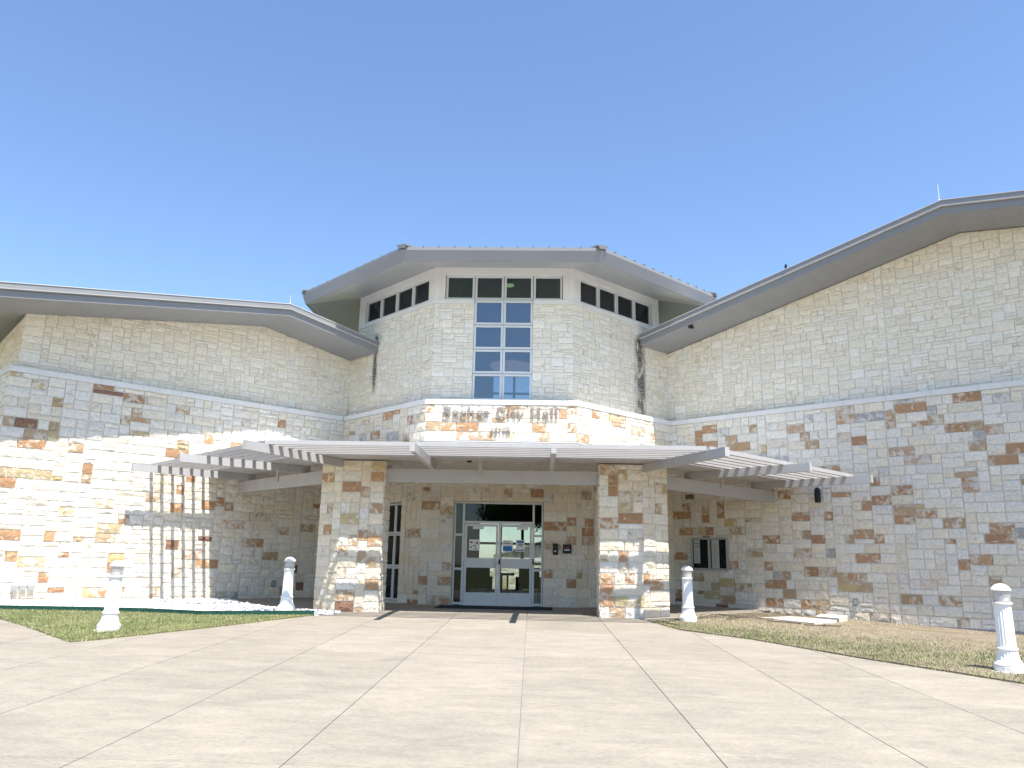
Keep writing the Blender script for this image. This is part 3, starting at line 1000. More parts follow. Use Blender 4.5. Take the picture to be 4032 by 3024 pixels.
# cap course, one cap stone after the other
def caps(fr_, a, b, wall, o0=-.3, o1=.045, z0=ZCAP0, z1=ZCAP1, ln=1.05):
    n = max(1, round((b - a) / ln))
    for i in range(n):
        x0, x1 = a + (b - a) * i / n, a + (b - a) * (i + 1) / n
        box_obj('cap_stone', 'cap', WALLS[wall], fr_, x0 + .002, x1 - .002, z0, z1, o0, o1 + random.uniform(-.002, .002))
caps(LW, -9.29, -.05, 'wing_L')
caps(RW, .05, 13, 'wing_R')
caps(SW, -3, .03, 'wing_S')
for d in (-45, 0, 45):
    caps(FL[d], -2.23 if d < 0 else -HL - .018, 2.28 if d > 0 else HL + .018, 'entrance')
    if d:
        caps(FU[d], -HU - .015, HU + .015, 'tower', -.2, .035, 8.47, 8.60)
    else:
        caps(FU[0], -HU - .015, -WIN - .005, 'tower', -.2, .035, 8.47, 8.60)
        caps(FU[0], WIN + .005, HU + .015, 'tower', -.2, .035, 8.47, 8.60)

# windows
def window(fr_, a0, a1, z0, z1, o, fw_=.058, dep=.07, glass='glass_up', name='window', fmat='frame', bead=.014):
    mb = MB()
    e = .002
    mb.box(fr_, a0, a1, z0, z0 + fw_, o - dep, o)
    mb.box(fr_, a0, a1, z1 - fw_, z1, o - dep, o)
    mb.box(fr_, a0, a0 + fw_, z0 + fw_ + e, z1 - fw_ - e, o - dep, o)
    mb.box(fr_, a1 - fw_, a1, z0 + fw_ + e, z1 - fw_ - e, o - dep, o)
    f = mb.build(name, fmat, hall)
    box_obj('pane', glass, f, fr_, a0 + fw_, a1 - fw_, z0 + fw_, z1 - fw_, o - dep * .6, o - dep * .6 + .008)
    return f
ZR = [5.60, 6.384, 7.104, 7.833, 8.585]
for r in range(4):
    for c in range(2):
        a0 = -WIN + .004 + c * .85
        window(FU[0], a0 + .004, a0 + .84, ZR[r] + .012, ZR[r + 1] - .012, .0, glass='glass_mid')
# dark seal strips between the sashes
mb = MB()
for z in ZR[1:-1]:
    mb.box(FU[0], -WIN + .01, WIN - .01, z - .03, z + .03, -.11, -.03)
mb.box(FU[0], -.035, .035, 5.6, 8.58, -.115, -.031)
mb.build('mullion', 'alu', hall)
for d in (-45, 0, 45):
    F = FU[d]
    CO = .0
    mb = MB()
    mb.box(F, -HU, HU, 9.36, 9.62, -.2, .012)
    for s in (-1, 1):
        a, b = sorted((s * (HU - .002), s * 1.72))
        mb.box(F, a, b, 8.602, 9.358, -.2, .01)
        a, b = sorted((s * (HU + .008), s * (HU - .13)))
        mb.box(F, a, b, 8.604, 9.60, -.15, .03)
    mb.build('clerestory_trim', 'trim', hall)
    w = 3.42 / 4
    for k in range(4):
        a0 = -1.71 + k * w
        window(F, a0 + .008, a0 + w - .008, 8.612, 9.352, -.05, .062)
    if d == 0:
        box_obj('window_rail', 'frame', hall, F, -WIN, WIN, 8.585, 8.61, -.1, -.015)

# roof of the tower
rc = MB()
AE, ZE0, ZE1 = 6.62, 9.13, 9.42
def octp(A, k, z):
    a = math.radians(-90 + 22.5 + 45 * k)
    r = A / math.cos(math.pi / 8)
    return (OC.x + r * math.cos(a), OC.y + r * math.sin(a), z)
apex = (0, 26.9, 10.95)
troof = MB()
for k in range(8):
    troof.add([octp(AE - .05, k, ZE1 + .02), octp(AE - .05, k + 1, ZE1 + .02), apex], [(0, 1, 2)])
troof = troof.build('tower_roof', 'ribmetal', hall)
for k in range(8):
    # face from corner k-1 to corner k; k = 0 is the front
    p0, p1 = k - 1, k
    MB().hexa([octp(AE, p0, ZE1), octp(AE, p1, ZE1), octp(AE - .10, p1, ZE0), octp(AE - .10, p0, ZE0),
               octp(AE - .06, p0, ZE1), octp(AE - .06, p1, ZE1), octp(AE - .16, p1, ZE0), octp(AE - .16, p0, ZE0)]).build('fascia', 'fascia', troof)
    MB().hexa([octp(AE - .035, p0, ZE1 + .105), octp(AE - .035, p1, ZE1 + .105), octp(AE - .035, p1, ZE1 + .004), octp(AE - .035, p0, ZE1 + .004),
               octp(AE - .2, p0, ZE1 + .105), octp(AE - .2, p1, ZE1 + .105), octp(AE - .2, p1, ZE1 + .004), octp(AE - .2, p0, ZE1 + .004)]).build('gutter_edge', 'fascia', troof)
    sm = {0: 'soffitF', 1: 'soffitR', 7: 'soffitL'}.get(k, 'soffitShade')
    MB().hexa([octp(AE - .17, p0, ZE0 + .012), octp(AE - .17, p1, ZE0 + .012), octp(AU - .05, p1, 9.60), octp(AU - .05, p0, 9.60),
               octp(AE - .17, p0, ZE0 + .05), octp(AE - .17, p1, ZE0 + .05), octp(AU - .05, p1, 9.64), octp(AU - .05, p0, 9.64)]).build('soffit', sm, troof)
    if k in (7, 0, 1):
        th = k * 45
        F = face(AE, th)
        half = AE * T8
        n = 13
        for i in range(n):
            t = -half + .16 + (2 * half - .32) * i / (n - 1)
            q0, q1 = F(t, ZE1 + .12, -.02), F(t, ZE1 + .12 + 1.2 * .23, -1.2)
            MB().bar(q0, q1, .02, .045).build('seam', 'fascia', troof)
for k in (-2, -1, 0, 1):
    q0, q1 = Vector(octp(AE + .02, k, ZE1 + .13)), Vector(octp(AE - 1.6, k, ZE1 + .13 + 1.6 * .23))
    MB().bar(q0, q1, .30, .04).build('hip_cap', 'fascia', troof)
    MB().bar(q0 - Vector((0, 0, .05)), q1 - Vector((0, 0, .05)), .20, .06).build('hip_cap', 'fascia', troof)

# wing roofs: soffit body, two fascia bands, drip edge
def wing_roof(fr_, prof, O, back, label):
    """prof: [(s, z of soffit)] from left to right"""
    r = None
    mb = MB()
    top = [(s, z + .30) for s, z in prof]
    mb.prism(fr_, prof + top[::-1], -back, O - .02)
    r = mb.build('wing_roof', 'wsoffit', hall, label=label)
    def band(name, z0, z1, o0, o1, mat):
        for (s0, a), (s1, b) in zip(prof[:-1], prof[1:]):
            m = MB()
            m.prism(fr_, [(s0, a + z0), (s1, b + z0), (s1, b + z1), (s0, a + z1)], o0, o1)
            m.build(name, mat, r)
    band('fascia', -.004, .150, O - .019, O, 'fascia')
    band('fascia', .195, .335, O - .018, O + .045, 'fascia')
    band('drip_edge', .186, .1945, O - .017, O + .075, 'ribmetal')
    band('roof_edge', .3352, .35, O - .6, O + .06, 'ribmetal')
    # soffit joints: thin battens' shadow gaps as narrow grooves of a darker trim
    tot = prof[-1][0] - prof[0][0]
    s = prof[0][0] + .4
    while s < prof[-1][0] - .1:
        for (s0, a), (s1, b) in zip(prof[:-1], prof[1:]):
            if s0 <= s < s1:
                z = a + (b - a) * (s - s0) / (s1 - s0)
                MB().hexa([fr_(s - .004, z - .0015, UPO), fr_(s + .004, z - .0015, UPO), fr_(s + .004, z + .01, UPO), fr_(s - .004, z + .01, UPO),
                           fr_(s - .004, z - .0015, O - .03), fr_(s + .004, z - .0015, O - .03), fr_(s + .004, z + .01, O - .03), fr_(s - .004, z + .01, O - .03)]).build('soffit_joint', 'fascia', r)
        s += .62
    return r
OL, OR_ = 1.43, 1.30
rl = wing_roof(LW, [(-11.4, 8.0 - PL * (11.4 + RLS)), (RLS, 8.0), (.2, 8.0 - PL * (.2 - RLS))], OL, 9, 'low gabled metal roof of the sunlit wing')
rr = wing_roof(RW, [(-.2, 9.64 - PR * (RRS + .2)), (RRS, 9.64), (14.2, 9.64 - .17 * (14.2 - RRS))], OR_, 9, 'steeper metal roof edge of the taller wing')

# ------------------------------------------------------------------ doors
D = Fr((0, 21.99), (1, 0))
sf = MB()
def rail(a0, a1, z0, z1, o0=-.05, o1=.05):
    sf.box(D, a0, a1, z0, z1, o0, o1)
rail(-1.215, 1.215, 2.695, 2.748)
for s in (-1, 1):
    a, b = sorted((s * 1.215, s * 1.172)); rail(a, b, .0, 2.694)
    a, b = sorted((s * .982, s * .925)); rail(a, b, .0, 2.694)
    a, b = sorted((s * 1.171, s * .983))
    for z in (.02, .915, 1.822):
        rail(a, b, z, z + .062, -.045, .045)
rail(-.924, .924, 2.165, 2.225)
rail(-.924, .924, .0, .012, -.08, .08)
storefront = sf.build('door_frame', 'frame', hall)
for s in (-1, 1):
    a, b = sorted((s * 1.171, s * .983))
    for z0, z1 in ((.083, .914), (.978, 1.821), (1.885, 2.694)):
        box_obj('pane', 'glass', storefront, D, a, b, z0, z1, -.006, .003)
box_obj('pane', 'glass', storefront, D, -.924, .924, 2.226, 2.694, -.006, .003)
for s in (-1, 1):
    lf = MB()
    x0, x1 = (-.918, -.004) if s < 0 else (.004, .918)
    lf.box(D, x0, x1, .015, .335, -.022, .022)
    lf.box(D, x0, x1, .985, 1.24, -.022, .022)
    lf.box(D, x0, x1, 2.085, 2.155, -.022, .022)
    for a, b in ((x0, x0 + .068), (x1 - .06, x1)):
        lf.box(D, a, b, .3352, .9848, -.021, .021)
        lf.box(D, a, b, 1.2402, 2.0848, -.021, .021)
    leaf = lf.build('door', 'frame', hall)
    for z0, z1 in ((.336, .984), (1.241, 2.084)):
        box_obj('pane', 'glass', leaf, D, x0 + .068, x1 - .06, z0, z1, -.004, .004)
    h = MB()
    hx = s * .085
    for z in (.985, 1.275):
        h.bar(D(hx, z, .02), D(hx, z, .075), .022, .022)
    h.bar(D(hx, .975, .075), D(hx, 1.285, .075), .024, .024, (0, 1, 0))
    h.build('handle', 'alu', leaf)
    for z in (.12, 1.08, 2.13):
        box_obj('hinge', 'alu', leaf, D, *sorted((s * .918, s * .942)), z - .05, z + .05, .023, .06)
    if s > 0:
        box_obj('lock', 'black', leaf, D, .02, .075, 1.08, 1.22, .022, .03)
box_obj('door_closer', 'black', hall, D, .93, .975, 1.1, 1.25, .051, .075)

# side window of the angled wall (and its twin)
for d, (w0, w1) in ((-45, (.14, 1.17)), (45, (-1.17, -.14))):
    F = FL[d]
    mid = (w0 + w1) / 2 + (.06 if d < 0 else -.06)
    for a, b in ((w0 + .01, mid - .004), (mid + .004, w1 - .01)):
        for z0, z1 in ((.055, .955), (.965, 1.865), (1.875, 2.725)):
            window(F, a, b, z0, z1, -.12, .05, .06, 'glass_dk')

# things on the doors and beside them
def notice(label, x0, x1, z0, z1, marks):
    t = thing('paper_notice', label, 'notice', D((x0 + x1) / 2, z0, .03))
    box_obj('sheet', 'paper', t, D, x0, x1, z0, z1, .005, .0075)
    for a0, a1, b0, b1, mt in marks:
        w, h = x1 - x0, z1 - z0
        box_obj('print', mt, t, D, x0 + a0 * w, x0 + a1 * w, z0 + b0 * h, z0 + b1 * h, .0078, .0086)
notice('white notice with two small pictures on the glass of the door nearer the side window', -.79, -.50, 1.44, 1.73, [(.12, .32, .66, .82, 'ink'), (.62, .84, .58, .80, 'pink'), (.38, .62, .36, .46, 'ink'), (.12, .24, .22, .38, 'ink'), (.5, .72, .12, .2, 'ink')])
notice('notice with a solid blue lower half on the door glass', .12, .40, 1.43, 1.72, [(.06, .94, .04, .48, 'blue'), (.15, .8, .7, .76, 'ink'), (.15, .65, .85, .9, 'ink')])
notice('notice with blue heading and two blue boxes on the door glass', .48, .72, 1.43, 1.74, [(.12, .88, .74, .92, 'blue'), (.2, .8, .6, .68, 'ink'), (.25, .75, .48, .54, 'ink'), (.08, .46, .06, .16, 'blue'), (.54, .92, .06, .16, 'blue')])
notice('small blank white card at the top of one door pane', -.70, -.40, 2.01, 2.082, [])
notice('small faint white card at the top of the other door pane', .50, .80, 2.01, 2.082, [])
SF = FL[0]
for lab, x0, x1, z0, z1, red in (('narrow black card reader beside the entrance doors', 1.48, 1.62, 1.36, 1.66, False), ('square black intercom with red mark beside the entrance doors', 1.75, 1.98, 1.40, 1.64, True)):
    t = thing('intercom' if red else 'card_reader', lab, 'intercom' if red else 'card reader', SF((x0 + x1) / 2, z0, .06))
    mb = MB()
    mb.prism(SF, [(x0, z0 + .02), (x0 + .02, z0), (x1 - .02, z0), (x1, z0 + .02), (x1, z1 - .02), (x1 - .02, z1), (x0 + .02, z1), (x0, z1 - .02)], -.0, .075)
    mb.box(SF, x0 + .02, x1 - .02, z0 + .02, z1 - .02, .075, .085)
    mb.build('housing', 'black', t)
    box_obj('label_plate', 'paper', t, SF, x0 + .04, x1 - .05, z0 + .08, z0 + .11, .0851, .087)
    if red:
        box_obj('red_mark', 'redled', t, SF, x0 + .09, x1 - .06, z0 + .145, z0 + .18, .0851, .087)
mb = MB()
mb.slab([(-1.47, 20.35), (1.47, 20.35), (1.47, 21.6), (-1.47, 21.6)], .003, .014)
for i in range(24):
    y = 20.40 + i * .049
    mb.slab([(-1.44, y), (1.44, y), (1.44, y + .025), (-1.44, y + .025)], .0141, .019)
mat_ = mb.build('door_mat', 'dark', None, label='long black ribbed mat in front of the entrance doors', category='mat')

# ------------------------------------------------------------------ lettering
def stroke(mb, pts, fr_, ox, oz, sc, o0, o1, sx=1.0):
    """polyline of (x, y, width): one band of quads"""
    P = [Vector((p[0] * sx, p[1])) for p in pts]
    # smooth the polyline
    Q, Wd = [], []
    n = len(P)
    for i in range(n - 1):
        p0, p1, p2, p3 = P[max(0, i - 1)], P[i], P[i + 1], P[min(n - 1, i + 2)]
        for k in range(4):
            t = k / 4
            Q.append(.5 * ((2 * p1) + (p2 - p0) * t + (2 * p0 - 5 * p1 + 4 * p2 - p3) * t * t + (3 * p1 - p0 - 3 * p2 + p3) * t ** 3))
            Wd.append(pts[i][2] + (pts[i + 1][2] - pts[i][2]) * t)
    Q.append(P[-1]); Wd.append(pts[-1][2])
    L_, R_ = [], []
    for i in range(len(Q)):
        d = (Q[min(i + 1, len(Q) - 1)] - Q[max(i - 1, 0)])
        d = d.normalized() if d.length else Vector((1, 0))
        nn = Vector((-d.y, d.x)) * Wd[i] / 2
        L_.append(Q[i] + nn); R_.append(Q[i] - nn)
    m = len(Q)
    vs = []
    for o in (o1, o0):
        for s in (L_, R_):
            vs += [fr_(ox + q.x * sc, oz + q.y * sc, o) for q in s]
    fs = []
    for i in range(m - 1):
        a, b = i, m + i
        fs += [(a, b, b + 1, a + 1), (2 * m + a, 2 * m + a + 1, 2 * m + b + 1, 2 * m + b),
               (a, a + 1, 2 * m + a + 1, 2 * m + a), (b, 2 * m + b, 2 * m + b + 1, b + 1)]
    fs += [(0, 2 * m, 3 * m, m), (m - 1, 2 * m - 1, 4 * m - 1, 3 * m - 1)]
    mb.add(vs, fs)
SS = [(.52, .76, .05), (.47, .91, .06), (.32, .965, .07), (.16, .90, .13), (.12, .76, .17), (.20, .62, .2), (.34, .52, .21), (.47, .39, .2), (.52, .24, .17), (.46, .10, .12), (.31, .035, .07), (.15, .07, .06), (.07, .24, .05)]
st = lambda x, y0, y1, w: [(x, y0, w), (x, (y0 + y1) / 2, w), (x, y1, w)]
hb = lambda x0, x1, y, w: [(x0, y, w), ((x0 + x1) / 2, y, w), (x1, y, w)]
GL = {
 'S': (.64, [SS, st(.545, .70, .99, .035), st(.055, .01, .32, .035)]),
 'a': (.53, [[(.09, .44, .13), (.12, .56, .09), (.24, .605, .065), (.35, .55, .12), (.385, .42, .15), (.385, .14, .15), (.43, .035, .1), (.52, .06, .04)], [(.36, .36, .05), (.2, .28, .1), (.1, .17, .15), (.13, .06, .12), (.24, .03, .08), (.36, .13, .05)]]),
 'c': (.49, [[(.40, .43, .14), (.37, .56, .09), (.26, .605, .065), (.13, .52, .14), (.10, .32, .18), (.13, .12, .16), (.26, .03, .085), (.38, .07, .055), (.44, .16, .03)]]),
 'h': (.60, [st(.13, .02, .98, .15), hb(.02, .25, .02, .04), hb(.02, .13, .98, .035), [(.19, .46, .05), (.28, .575, .08), (.38, .56, .13), (.43, .42, .15), (.43, .22, .15), (.43, .02, .15)], hb(.33, .55, .019, .04)]),
 's': (.43, [[(p[0] * .68 + .03, p[1] * .63, p[2] * .72) for p in SS], st(.395, .44, .62, .03), st(.065, .01, .21, .03)]),
 'e': (.49, [[(.42, .37, .11), (.39, .52, .12), (.27, .605, .065), (.14, .52, .14), (.10, .32, .18), (.13, .12, .16), (.26, .03, .085), (.38, .07, .055), (.44, .16, .03)], hb(.12, .46, .345, .05)]),
 'C': (.76, [[(.645, .66, .04), (.60, .86, .07), (.46, .965, .07), (.28, .9, .16), (.165, .70, .2), (.15, .45, .21), (.22, .19, .19), (.38, .045, .1), (.54, .055, .065), (.67, .22, .04)], st(.67, .64, .99, .035)]),
 'i': (.29, [st(.145, .02, .60, .15), hb(.03, .26, .02, .04), hb(.03, .145, .595, .035), [(.145, .76, .10), (.145, .84, .18), (.145, .92, .10)]]),
 't': (.35, [[(.17, .82, .05), (.165, .62, .14), (.165, .3, .14), (.18, .10, .13), (.24, .035, .07), (.33, .08, .03)], hb(.02, .33, .58, .055)]),
 'y': (.53, [[(.09, .59, .15), (.19, .31, .15), (.29, .04, .14)], [(.46, .59, .05), (.36, .30, .05), (.24, -.06, .05), (.17, -.23, .05), (.07, -.25, .10)], hb(.0, .22, .592, .035), hb(.36, .54, .592, .035)]),
 'H': (.82, [st(.17, .02, .98, .18), st(.64, .02, .98, .18), hb(.25, .56, .5, .07), hb(.04, .30, .02, .04), hb(.04, .30, .98, .04), hb(.51, .77, .02, .04), hb(.51, .77, .98, .04)]),
 'l': (.29, [st(.145, .02, .98, .15), hb(.03, .26, .02, .04), hb(.03, .145, .98, .035)]),
 '3': (.54, [[(.09, .80, .05), (.17, .94, .07), (.31, .95, .1), (.40, .80, .15), (.34, .62, .1), (.22, .54, .05)], [(.22, .54, .05), (.38, .46, .12), (.44, .27, .17), (.35, .08, .11), (.2, .03, .08), (.08, .12, .08)]]),
 '8': (.54, [[(.27, .53, .07), (.12, .65, .13), (.13, .86, .12), (.26, .965, .07), (.40, .87, .12), (.40, .66, .12), (.27, .53, .09), (.11, .40, .14), (.10, .16, .15), (.26, .03, .08), (.43, .15, .15), (.43, .36, .14), (.27, .53, .08)]]),
 '1': (.40, [st(.21, .02, .97, .15), hb(.06, .36, .02, .04), [(.05, .80, .03), (.12, .86, .05), (.2, .95, .06)]]),
 '5': (.54, [hb(.13, .47, .91, .11), [(.15, .93, .05), (.125, .74, .05), (.11, .55, .05)], [(.11, .56, .05), (.26, .60, .1), (.40, .48, .15), (.43, .28, .17), (.34, .09, .11), (.2, .03, .08), (.08, .12, .08)]]),
 'B': (.64, [st(.17, .02, .98, .17), hb(.03, .34, .03, .05), hb(.03, .34, .97, .05), [(.30, .97, .05), (.44, .90, .12), (.47, .76, .16), (.40, .58, .10), (.25, .52, .05)], [(.25, .52, .05), (.46, .46, .12), (.52, .26, .17), (.43, .09, .12), (.30, .03, .05)]]),
}
def lettering(text, name, label, cat, x0, width, zbase, sc, o0, o1, sp):
    t = thing(name, label, cat, SF(x0 + width / 2, zbase, .05))
    tot = sum(GL[c][0] if c != ' ' else .34 for c in text) + sp * (len(text) - 1)
    sx = width / (tot * sc)
    x = 0
    for c in text:
        if c == ' ':
            x += .34 + sp
            continue
        mb = MB()
        for q, stp in enumerate(GL[c][1]):
            stroke(mb, stp, SF, x0 + x * sc * sx, zbase, sc, o0, o1 - .0009 * q, sx)
        mb.build('letter', 'letters', t)
        x += GL[c][0] + sp
lettering('Sachse City Hall', 'building_sign', 'raised grey serif letters reading Sachse City Hall above the entrance', 'sign', -1.635, 3.245, 5.055, .305, .042, .072, .02)
lettering('3815B', 'address_sign', 'raised grey street number 3815B under the name', 'number', -.30, .59, 4.60, .165, .042, .066, .04)

# ------------------------------------------------------------------ entrance canopy
can = thing('entrance_canopy', 'grey steel slatted canopy wrapping the entrance on projecting arms', 'canopy', (0, 18.4, 3.2))
ZB0, ZB1, ZA, ZS = 2.92, 3.235, 3.42, 3.51
AB, AT = 8.35, 11.5
FC = {d: face(0, d) for d in (-45, 0, 45)}          # o is then the distance from the tower's axis
box_obj('beam', 'steel', can, FC[0], -2.475, 2.475, ZB0, ZB1, AB - .06, AB + .06)
box_obj('beam', 'steel', can, FC[-45], -2.26, 2.75, ZB0, ZB1, AB - .06, AB + .06)
box_obj('beam', 'steel', can, FC[45], -2.75, 2.52, ZB0, ZB1, AB - .06, AB + .06)
for d, ts in ((0, (-1.385, 1.385)), (-45, (1.48, -1.66)), (45, (-1.48, 1.66))):
    for t in ts:
        box_obj('arm', 'steel', can, FC[d], t - .05, t + .05, ZB1 + .001, ZA, 8.2, AT)
for k in (-1, 0):
    a, b = Vector(octp(AT - .05, k, (ZB1 + ZA) / 2)), Vector(octp(8.25, k, (ZB1 + ZA) / 2))
    MB().bar(a, b, .1, ZA - ZB1 - .002).build('arm', 'steel', can)
for i in range(6):
    A = 10.85 - i * .28
    e = A * T8 - .035
    for d, t0, t1 in ((0, -e, e), (-45, -2.14, e), (45, -e, 2.0)):
        box_obj('slat', 'steel', can, FC[d], t0, t1, ZA + .001, ZS, A - .04, A + .04)
for d, t in ((0, -.28), (-45, .2), (45, -.2)):
    box_obj('hanger', 'steel', can, FC[d], t - .045, t + .045, ZB1 - .13, ZA, AB + .061, AB + .095)
# front soffit strip, ceiling boards, sloping roof sheet
for d in (-45, 0, 45):
    F = FC[d]
    c0 = lambda A, lo: (-A * T8 if lo else A * T8)
    lim0 = (lambda A: -2.24) if d < 0 else (lambda A: -A * T8)
    lim1 = (lambda A: 2.3 + .071 * (A - 5.06)) if d > 0 else (lambda A: A * T8)
    def trap(A0, z0, A1, z1, th):
        """underside from (A0, z0) out to (A1, z1)"""
        b = [F(lim0(A0), z0, A0), F(lim1(A0), z0, A0), F(lim1(A1), z1, A1), F(lim0(A1), z1, A1)]
        return MB().hexa([tuple(p) for p in b] + [(p[0], p[1], p[2] + th) for p in b])
    trap(8.33, ZA + .002, 9.27, ZA + .002, .06).build('soffit', 'steel', can)
    trap(AL - .02, 4.33, 9.30, 3.50, .04).build('canopy_roof', 'ribmetal', can)
    trap(8.325, ZA + .01, 8.34, ZA + .01, .13).build('soffit_edge', 'steel', can)
    w, t = .285, lim0(8.33)
    while t < lim1(8.33):
        t1 = min(t + w, lim1(8.33))
        q = []
        for tt in (t + .003, t1 - .003):
            ai = AL
            if tt < -HL and d >= 0: ai = -tt / T8
            if tt > HL and d <= 0: ai = tt / T8
            q.append((tt, min(8.31, ai)))
        (ta, a0), (tb, b0) = q
        pts = [F(ta, 3.50, a0), F(tb, 3.50, b0), F(tb, 3.50, 8.322), F(ta, 3.50, 8.322)]
        dz = random.uniform(0, .006)
        MB().hexa([(p[0], p[1], p[2] + dz) for p in pts] + [(p[0], p[1], p[2] + .03) for p in pts]).build('board', 'plank', can)
        t = t1
def downlight(P, z):
    mb = MB(); mb.lathe((P[0], P[1], z - .012), [(.12, 0), (.14, .004), (.14, .02)], 20)
    o = mb.build('downlight', 'white', can, True)
    MB().lathe((P[0], P[1], z - .014), [(.105, 0), (.105, .003)], 20).build('lens', 'paper', o)
for P in ((-1.15, 19.25), (.62, 19.2), (-4.4, 21.3), (4.6, 21.4)):
    downlight(P, 3.498)
MB().lathe((-.52, 18.3, ZA - .04), [(.03, 0), (.06, .02), (.06, .04)], 14).build('sensor', 'black', can)
# flashing where the canopy roof meets the wall
for d in (-45, 0, 45):
    e = HL + .02
    box_obj('flashing', 'ribmetal', can, FL[d], -e, e, 4.38, 4.405, .002, .045)

# ------------------------------------------------------------------ bollard lamps
def bollard():
    t = bpy.data.objects.new('bollard_light', None); COL.objects.link(t)
    t['category'] = 'bollard'; t['group'] = 'white bollard lamps by the paving'
    def part(name, mat, prof, par=None, n=40, **kw):
        o = MB().lathe((0, 0, 0), prof, n, **kw).build(name, mat, None)
        o.parent = par or t
        return o
    part('pad', 'utility', [(.235, -.12), (.235, .012)])
    part('base', 'enamel', [(.185, .0), (.187, .075), (.180, .085), (.187, .095), (.182, .11), (.168, .125)])
    part('skirt', 'enamel', [(.166, .125), (.150, .15), (.138, .19), (.130, .24), (.126, .285)], flute=.010, fz=(.13, .27), n=40)
    part('ring', 'enamel', [(.128, .285), (.136, .295), (.136, .31), (.128, .32)])
    part('shaft', 'enamel', [(.116, .32), (.114, .345), (.110, .60), (.106, .82), (.106, .86), (.106, .885)], flute=.009, fz=(.34, .83), n=40)
    part('collar', 'enamel', [(.112, .885), (.124, .895), (.124, .915), (.112, .922)])
    part('lens', 'frost', [(.108, .922), (.108, 1.075)], n=32)
    core = part('lamp_core', 'paper', [(.07, .925), (.085, .94), (.085, 1.0), (.06, 1.03), (.06, 1.07)], n=20)
    part('cap', 'enamel', [(.118, 1.074), (.128, 1.078), (.126, 1.088), (.112, 1.112), (.088, 1.138), (.055, 1.158), (.02, 1.167), (.004, 1.168)], n=32)
    return t
def copy_tree(o, parent=None):
    c = o.copy(); COL.objects.link(c); c.parent = parent
    for ch in o.children:
        copy_tree(ch, c)
    return c
spots = [((-6.14, 13.78, -.115), (.012, .03), 'white bollard lamp standing on the small green wedge lawn'),
         ((-4.43, 17.95, .0), (0, .008), 'white bollard lamp standing in the white gravel beside a column'),
         ((4.31, 17.72, -.02), (0, 0), 'white bollard lamp in front of the notice board'),
         ((7.55, 11.64, -.165), (0, .0), 'white bollard lamp on the worn lawn at the edge of the picture')]
b0 = bollard()
for i, (loc, tl, lab) in enumerate(spots):
    o = b0 if i == 0 else copy_tree(b0)
    o.location = loc
    o.rotation_euler = (tl[0], tl[1], i * .35)
    o['label'] = lab

# ------------------------------------------------------------------ things on the walls
nb = thing('notice_board', 'aluminium notice board with two glazed doors on the shaded wall', 'notice board', RW(1.27, 1.03, .08))
N0, N1, NZ0, NZ1, NM = .68, 1.87, 1.03, 1.965, 1.275
box_obj('back', 'board', nb, RW, N0 + .05, N1 - .05, NZ0 + .05, NZ1 - .05, .03, .05)
mb = MB()
for a, b, z0, z1 in ((N0, N1, NZ0, NZ0 + .055), (N0, N1, NZ1 - .055, NZ1), (N0, N0 + .05, NZ0 + .056, NZ1 - .056), (N1 - .05, N1, NZ0 + .056, NZ1 - .056), (NM - .035, NM + .035, NZ0 + .056, NZ1 - .056)):
    mb.box(RW, a, b, z0, z1, .01, .11)
mb.build('frame', 'alu', nb)
for a, b in ((N0 + .051, NM - .036), (NM + .036, N1 - .051)):
    box_obj('pane', 'clear', nb, RW, a, b, NZ0 + .057, NZ1 - .057, .09, .094)
for a, b, z0, z1, ls in ((N0 + .065, N0 + .27, 1.22, 1.905, ((1.79, 'blue'), (1.70, 'blue'))), (NM + .06, NM + .30, 1.09, 1.905, ())):
    p = box_obj('poster', 'paper', nb, RW, a, b, z0, z1, .052, .055)
    for z, mt in ls:
        box_obj('print', mt, p, RW, a + .02, b - .02, z - .012, z + .012, .0552, .056)
    z = z1 - .12
    while z > z0 + .05:
        if not any(abs(z - q[0]) < .04 for q in ls):
            box_obj('print', 'ink', p, RW, a + .03, b - .03 - random.random() * .06, z - .0025, z + .0025, .0552, .0558)
        z -= .034

sc = thing('wall_sconce', 'black metal sconce mounted on the shaded wall under the canopy arm', 'wall lamp', RW(4.61, 2.87, .15))
c = RW(4.61, 2.87, .14)
MB().lathe(c, [(.03, 0), (.075, .01), (.08, .05), (.08, .27), (.07, .30)], 20).build('body', 'black', sc, True)
MB().lathe(c, [(.055, .3), (.085, .31), (.07, .36), (.03, .40), (.005, .41)], 20).build('hood', 'black', sc, True)
box_obj('bracket', 'black', sc, RW, 4.57, 4.65, 3.0, 3.14, .0, .08)
def wbox(name, label, cat, fr_, s, z, w, h, dep, mat, grp=None, lid=True):
    t = thing(name, label, cat, fr_(s, z, dep / 2), grp)
    mb = MB()
    mb.prism(fr_, [(s - w / 2, z - h / 2), (s + w / 2, z - h / 2), (s + w / 2, z + h / 2), (s - w / 2, z + h / 2)], .0, dep)
    mb.build('housing', mat, t)
    if lid:
        box_obj('lid', 'alu', t, fr_, s - w * .32, s + w * .32, z - h * .3, z + h * .3, dep, dep + .008)
    return t
wbox('electrical_box', 'small blue grey electrical box low on the shaded wing beyond the canopy', 'electrical box', RW, 5.38, .32, .10, .18, .06, 'plastic')
wbox('electrical_box', 'small blue grey electrical box low on the porch wall behind the gravel', 'electrical box', LW, -1.98, .40, .11, .18, .06, 'plastic')
for i, s in enumerate((-8.52, -8.35, -8.18)):
    wbox('outlet_cover', ['pale outlet cover farthest from the entrance, first of three in a row', 'middle one of three pale outlet covers low on the sunlit wall', 'pale outlet cover nearest the entrance of the three in a row'][i], 'outlet', LW, s, .32, .14, .15, .09, 'alu', 'outlet covers on the sunlit wall')
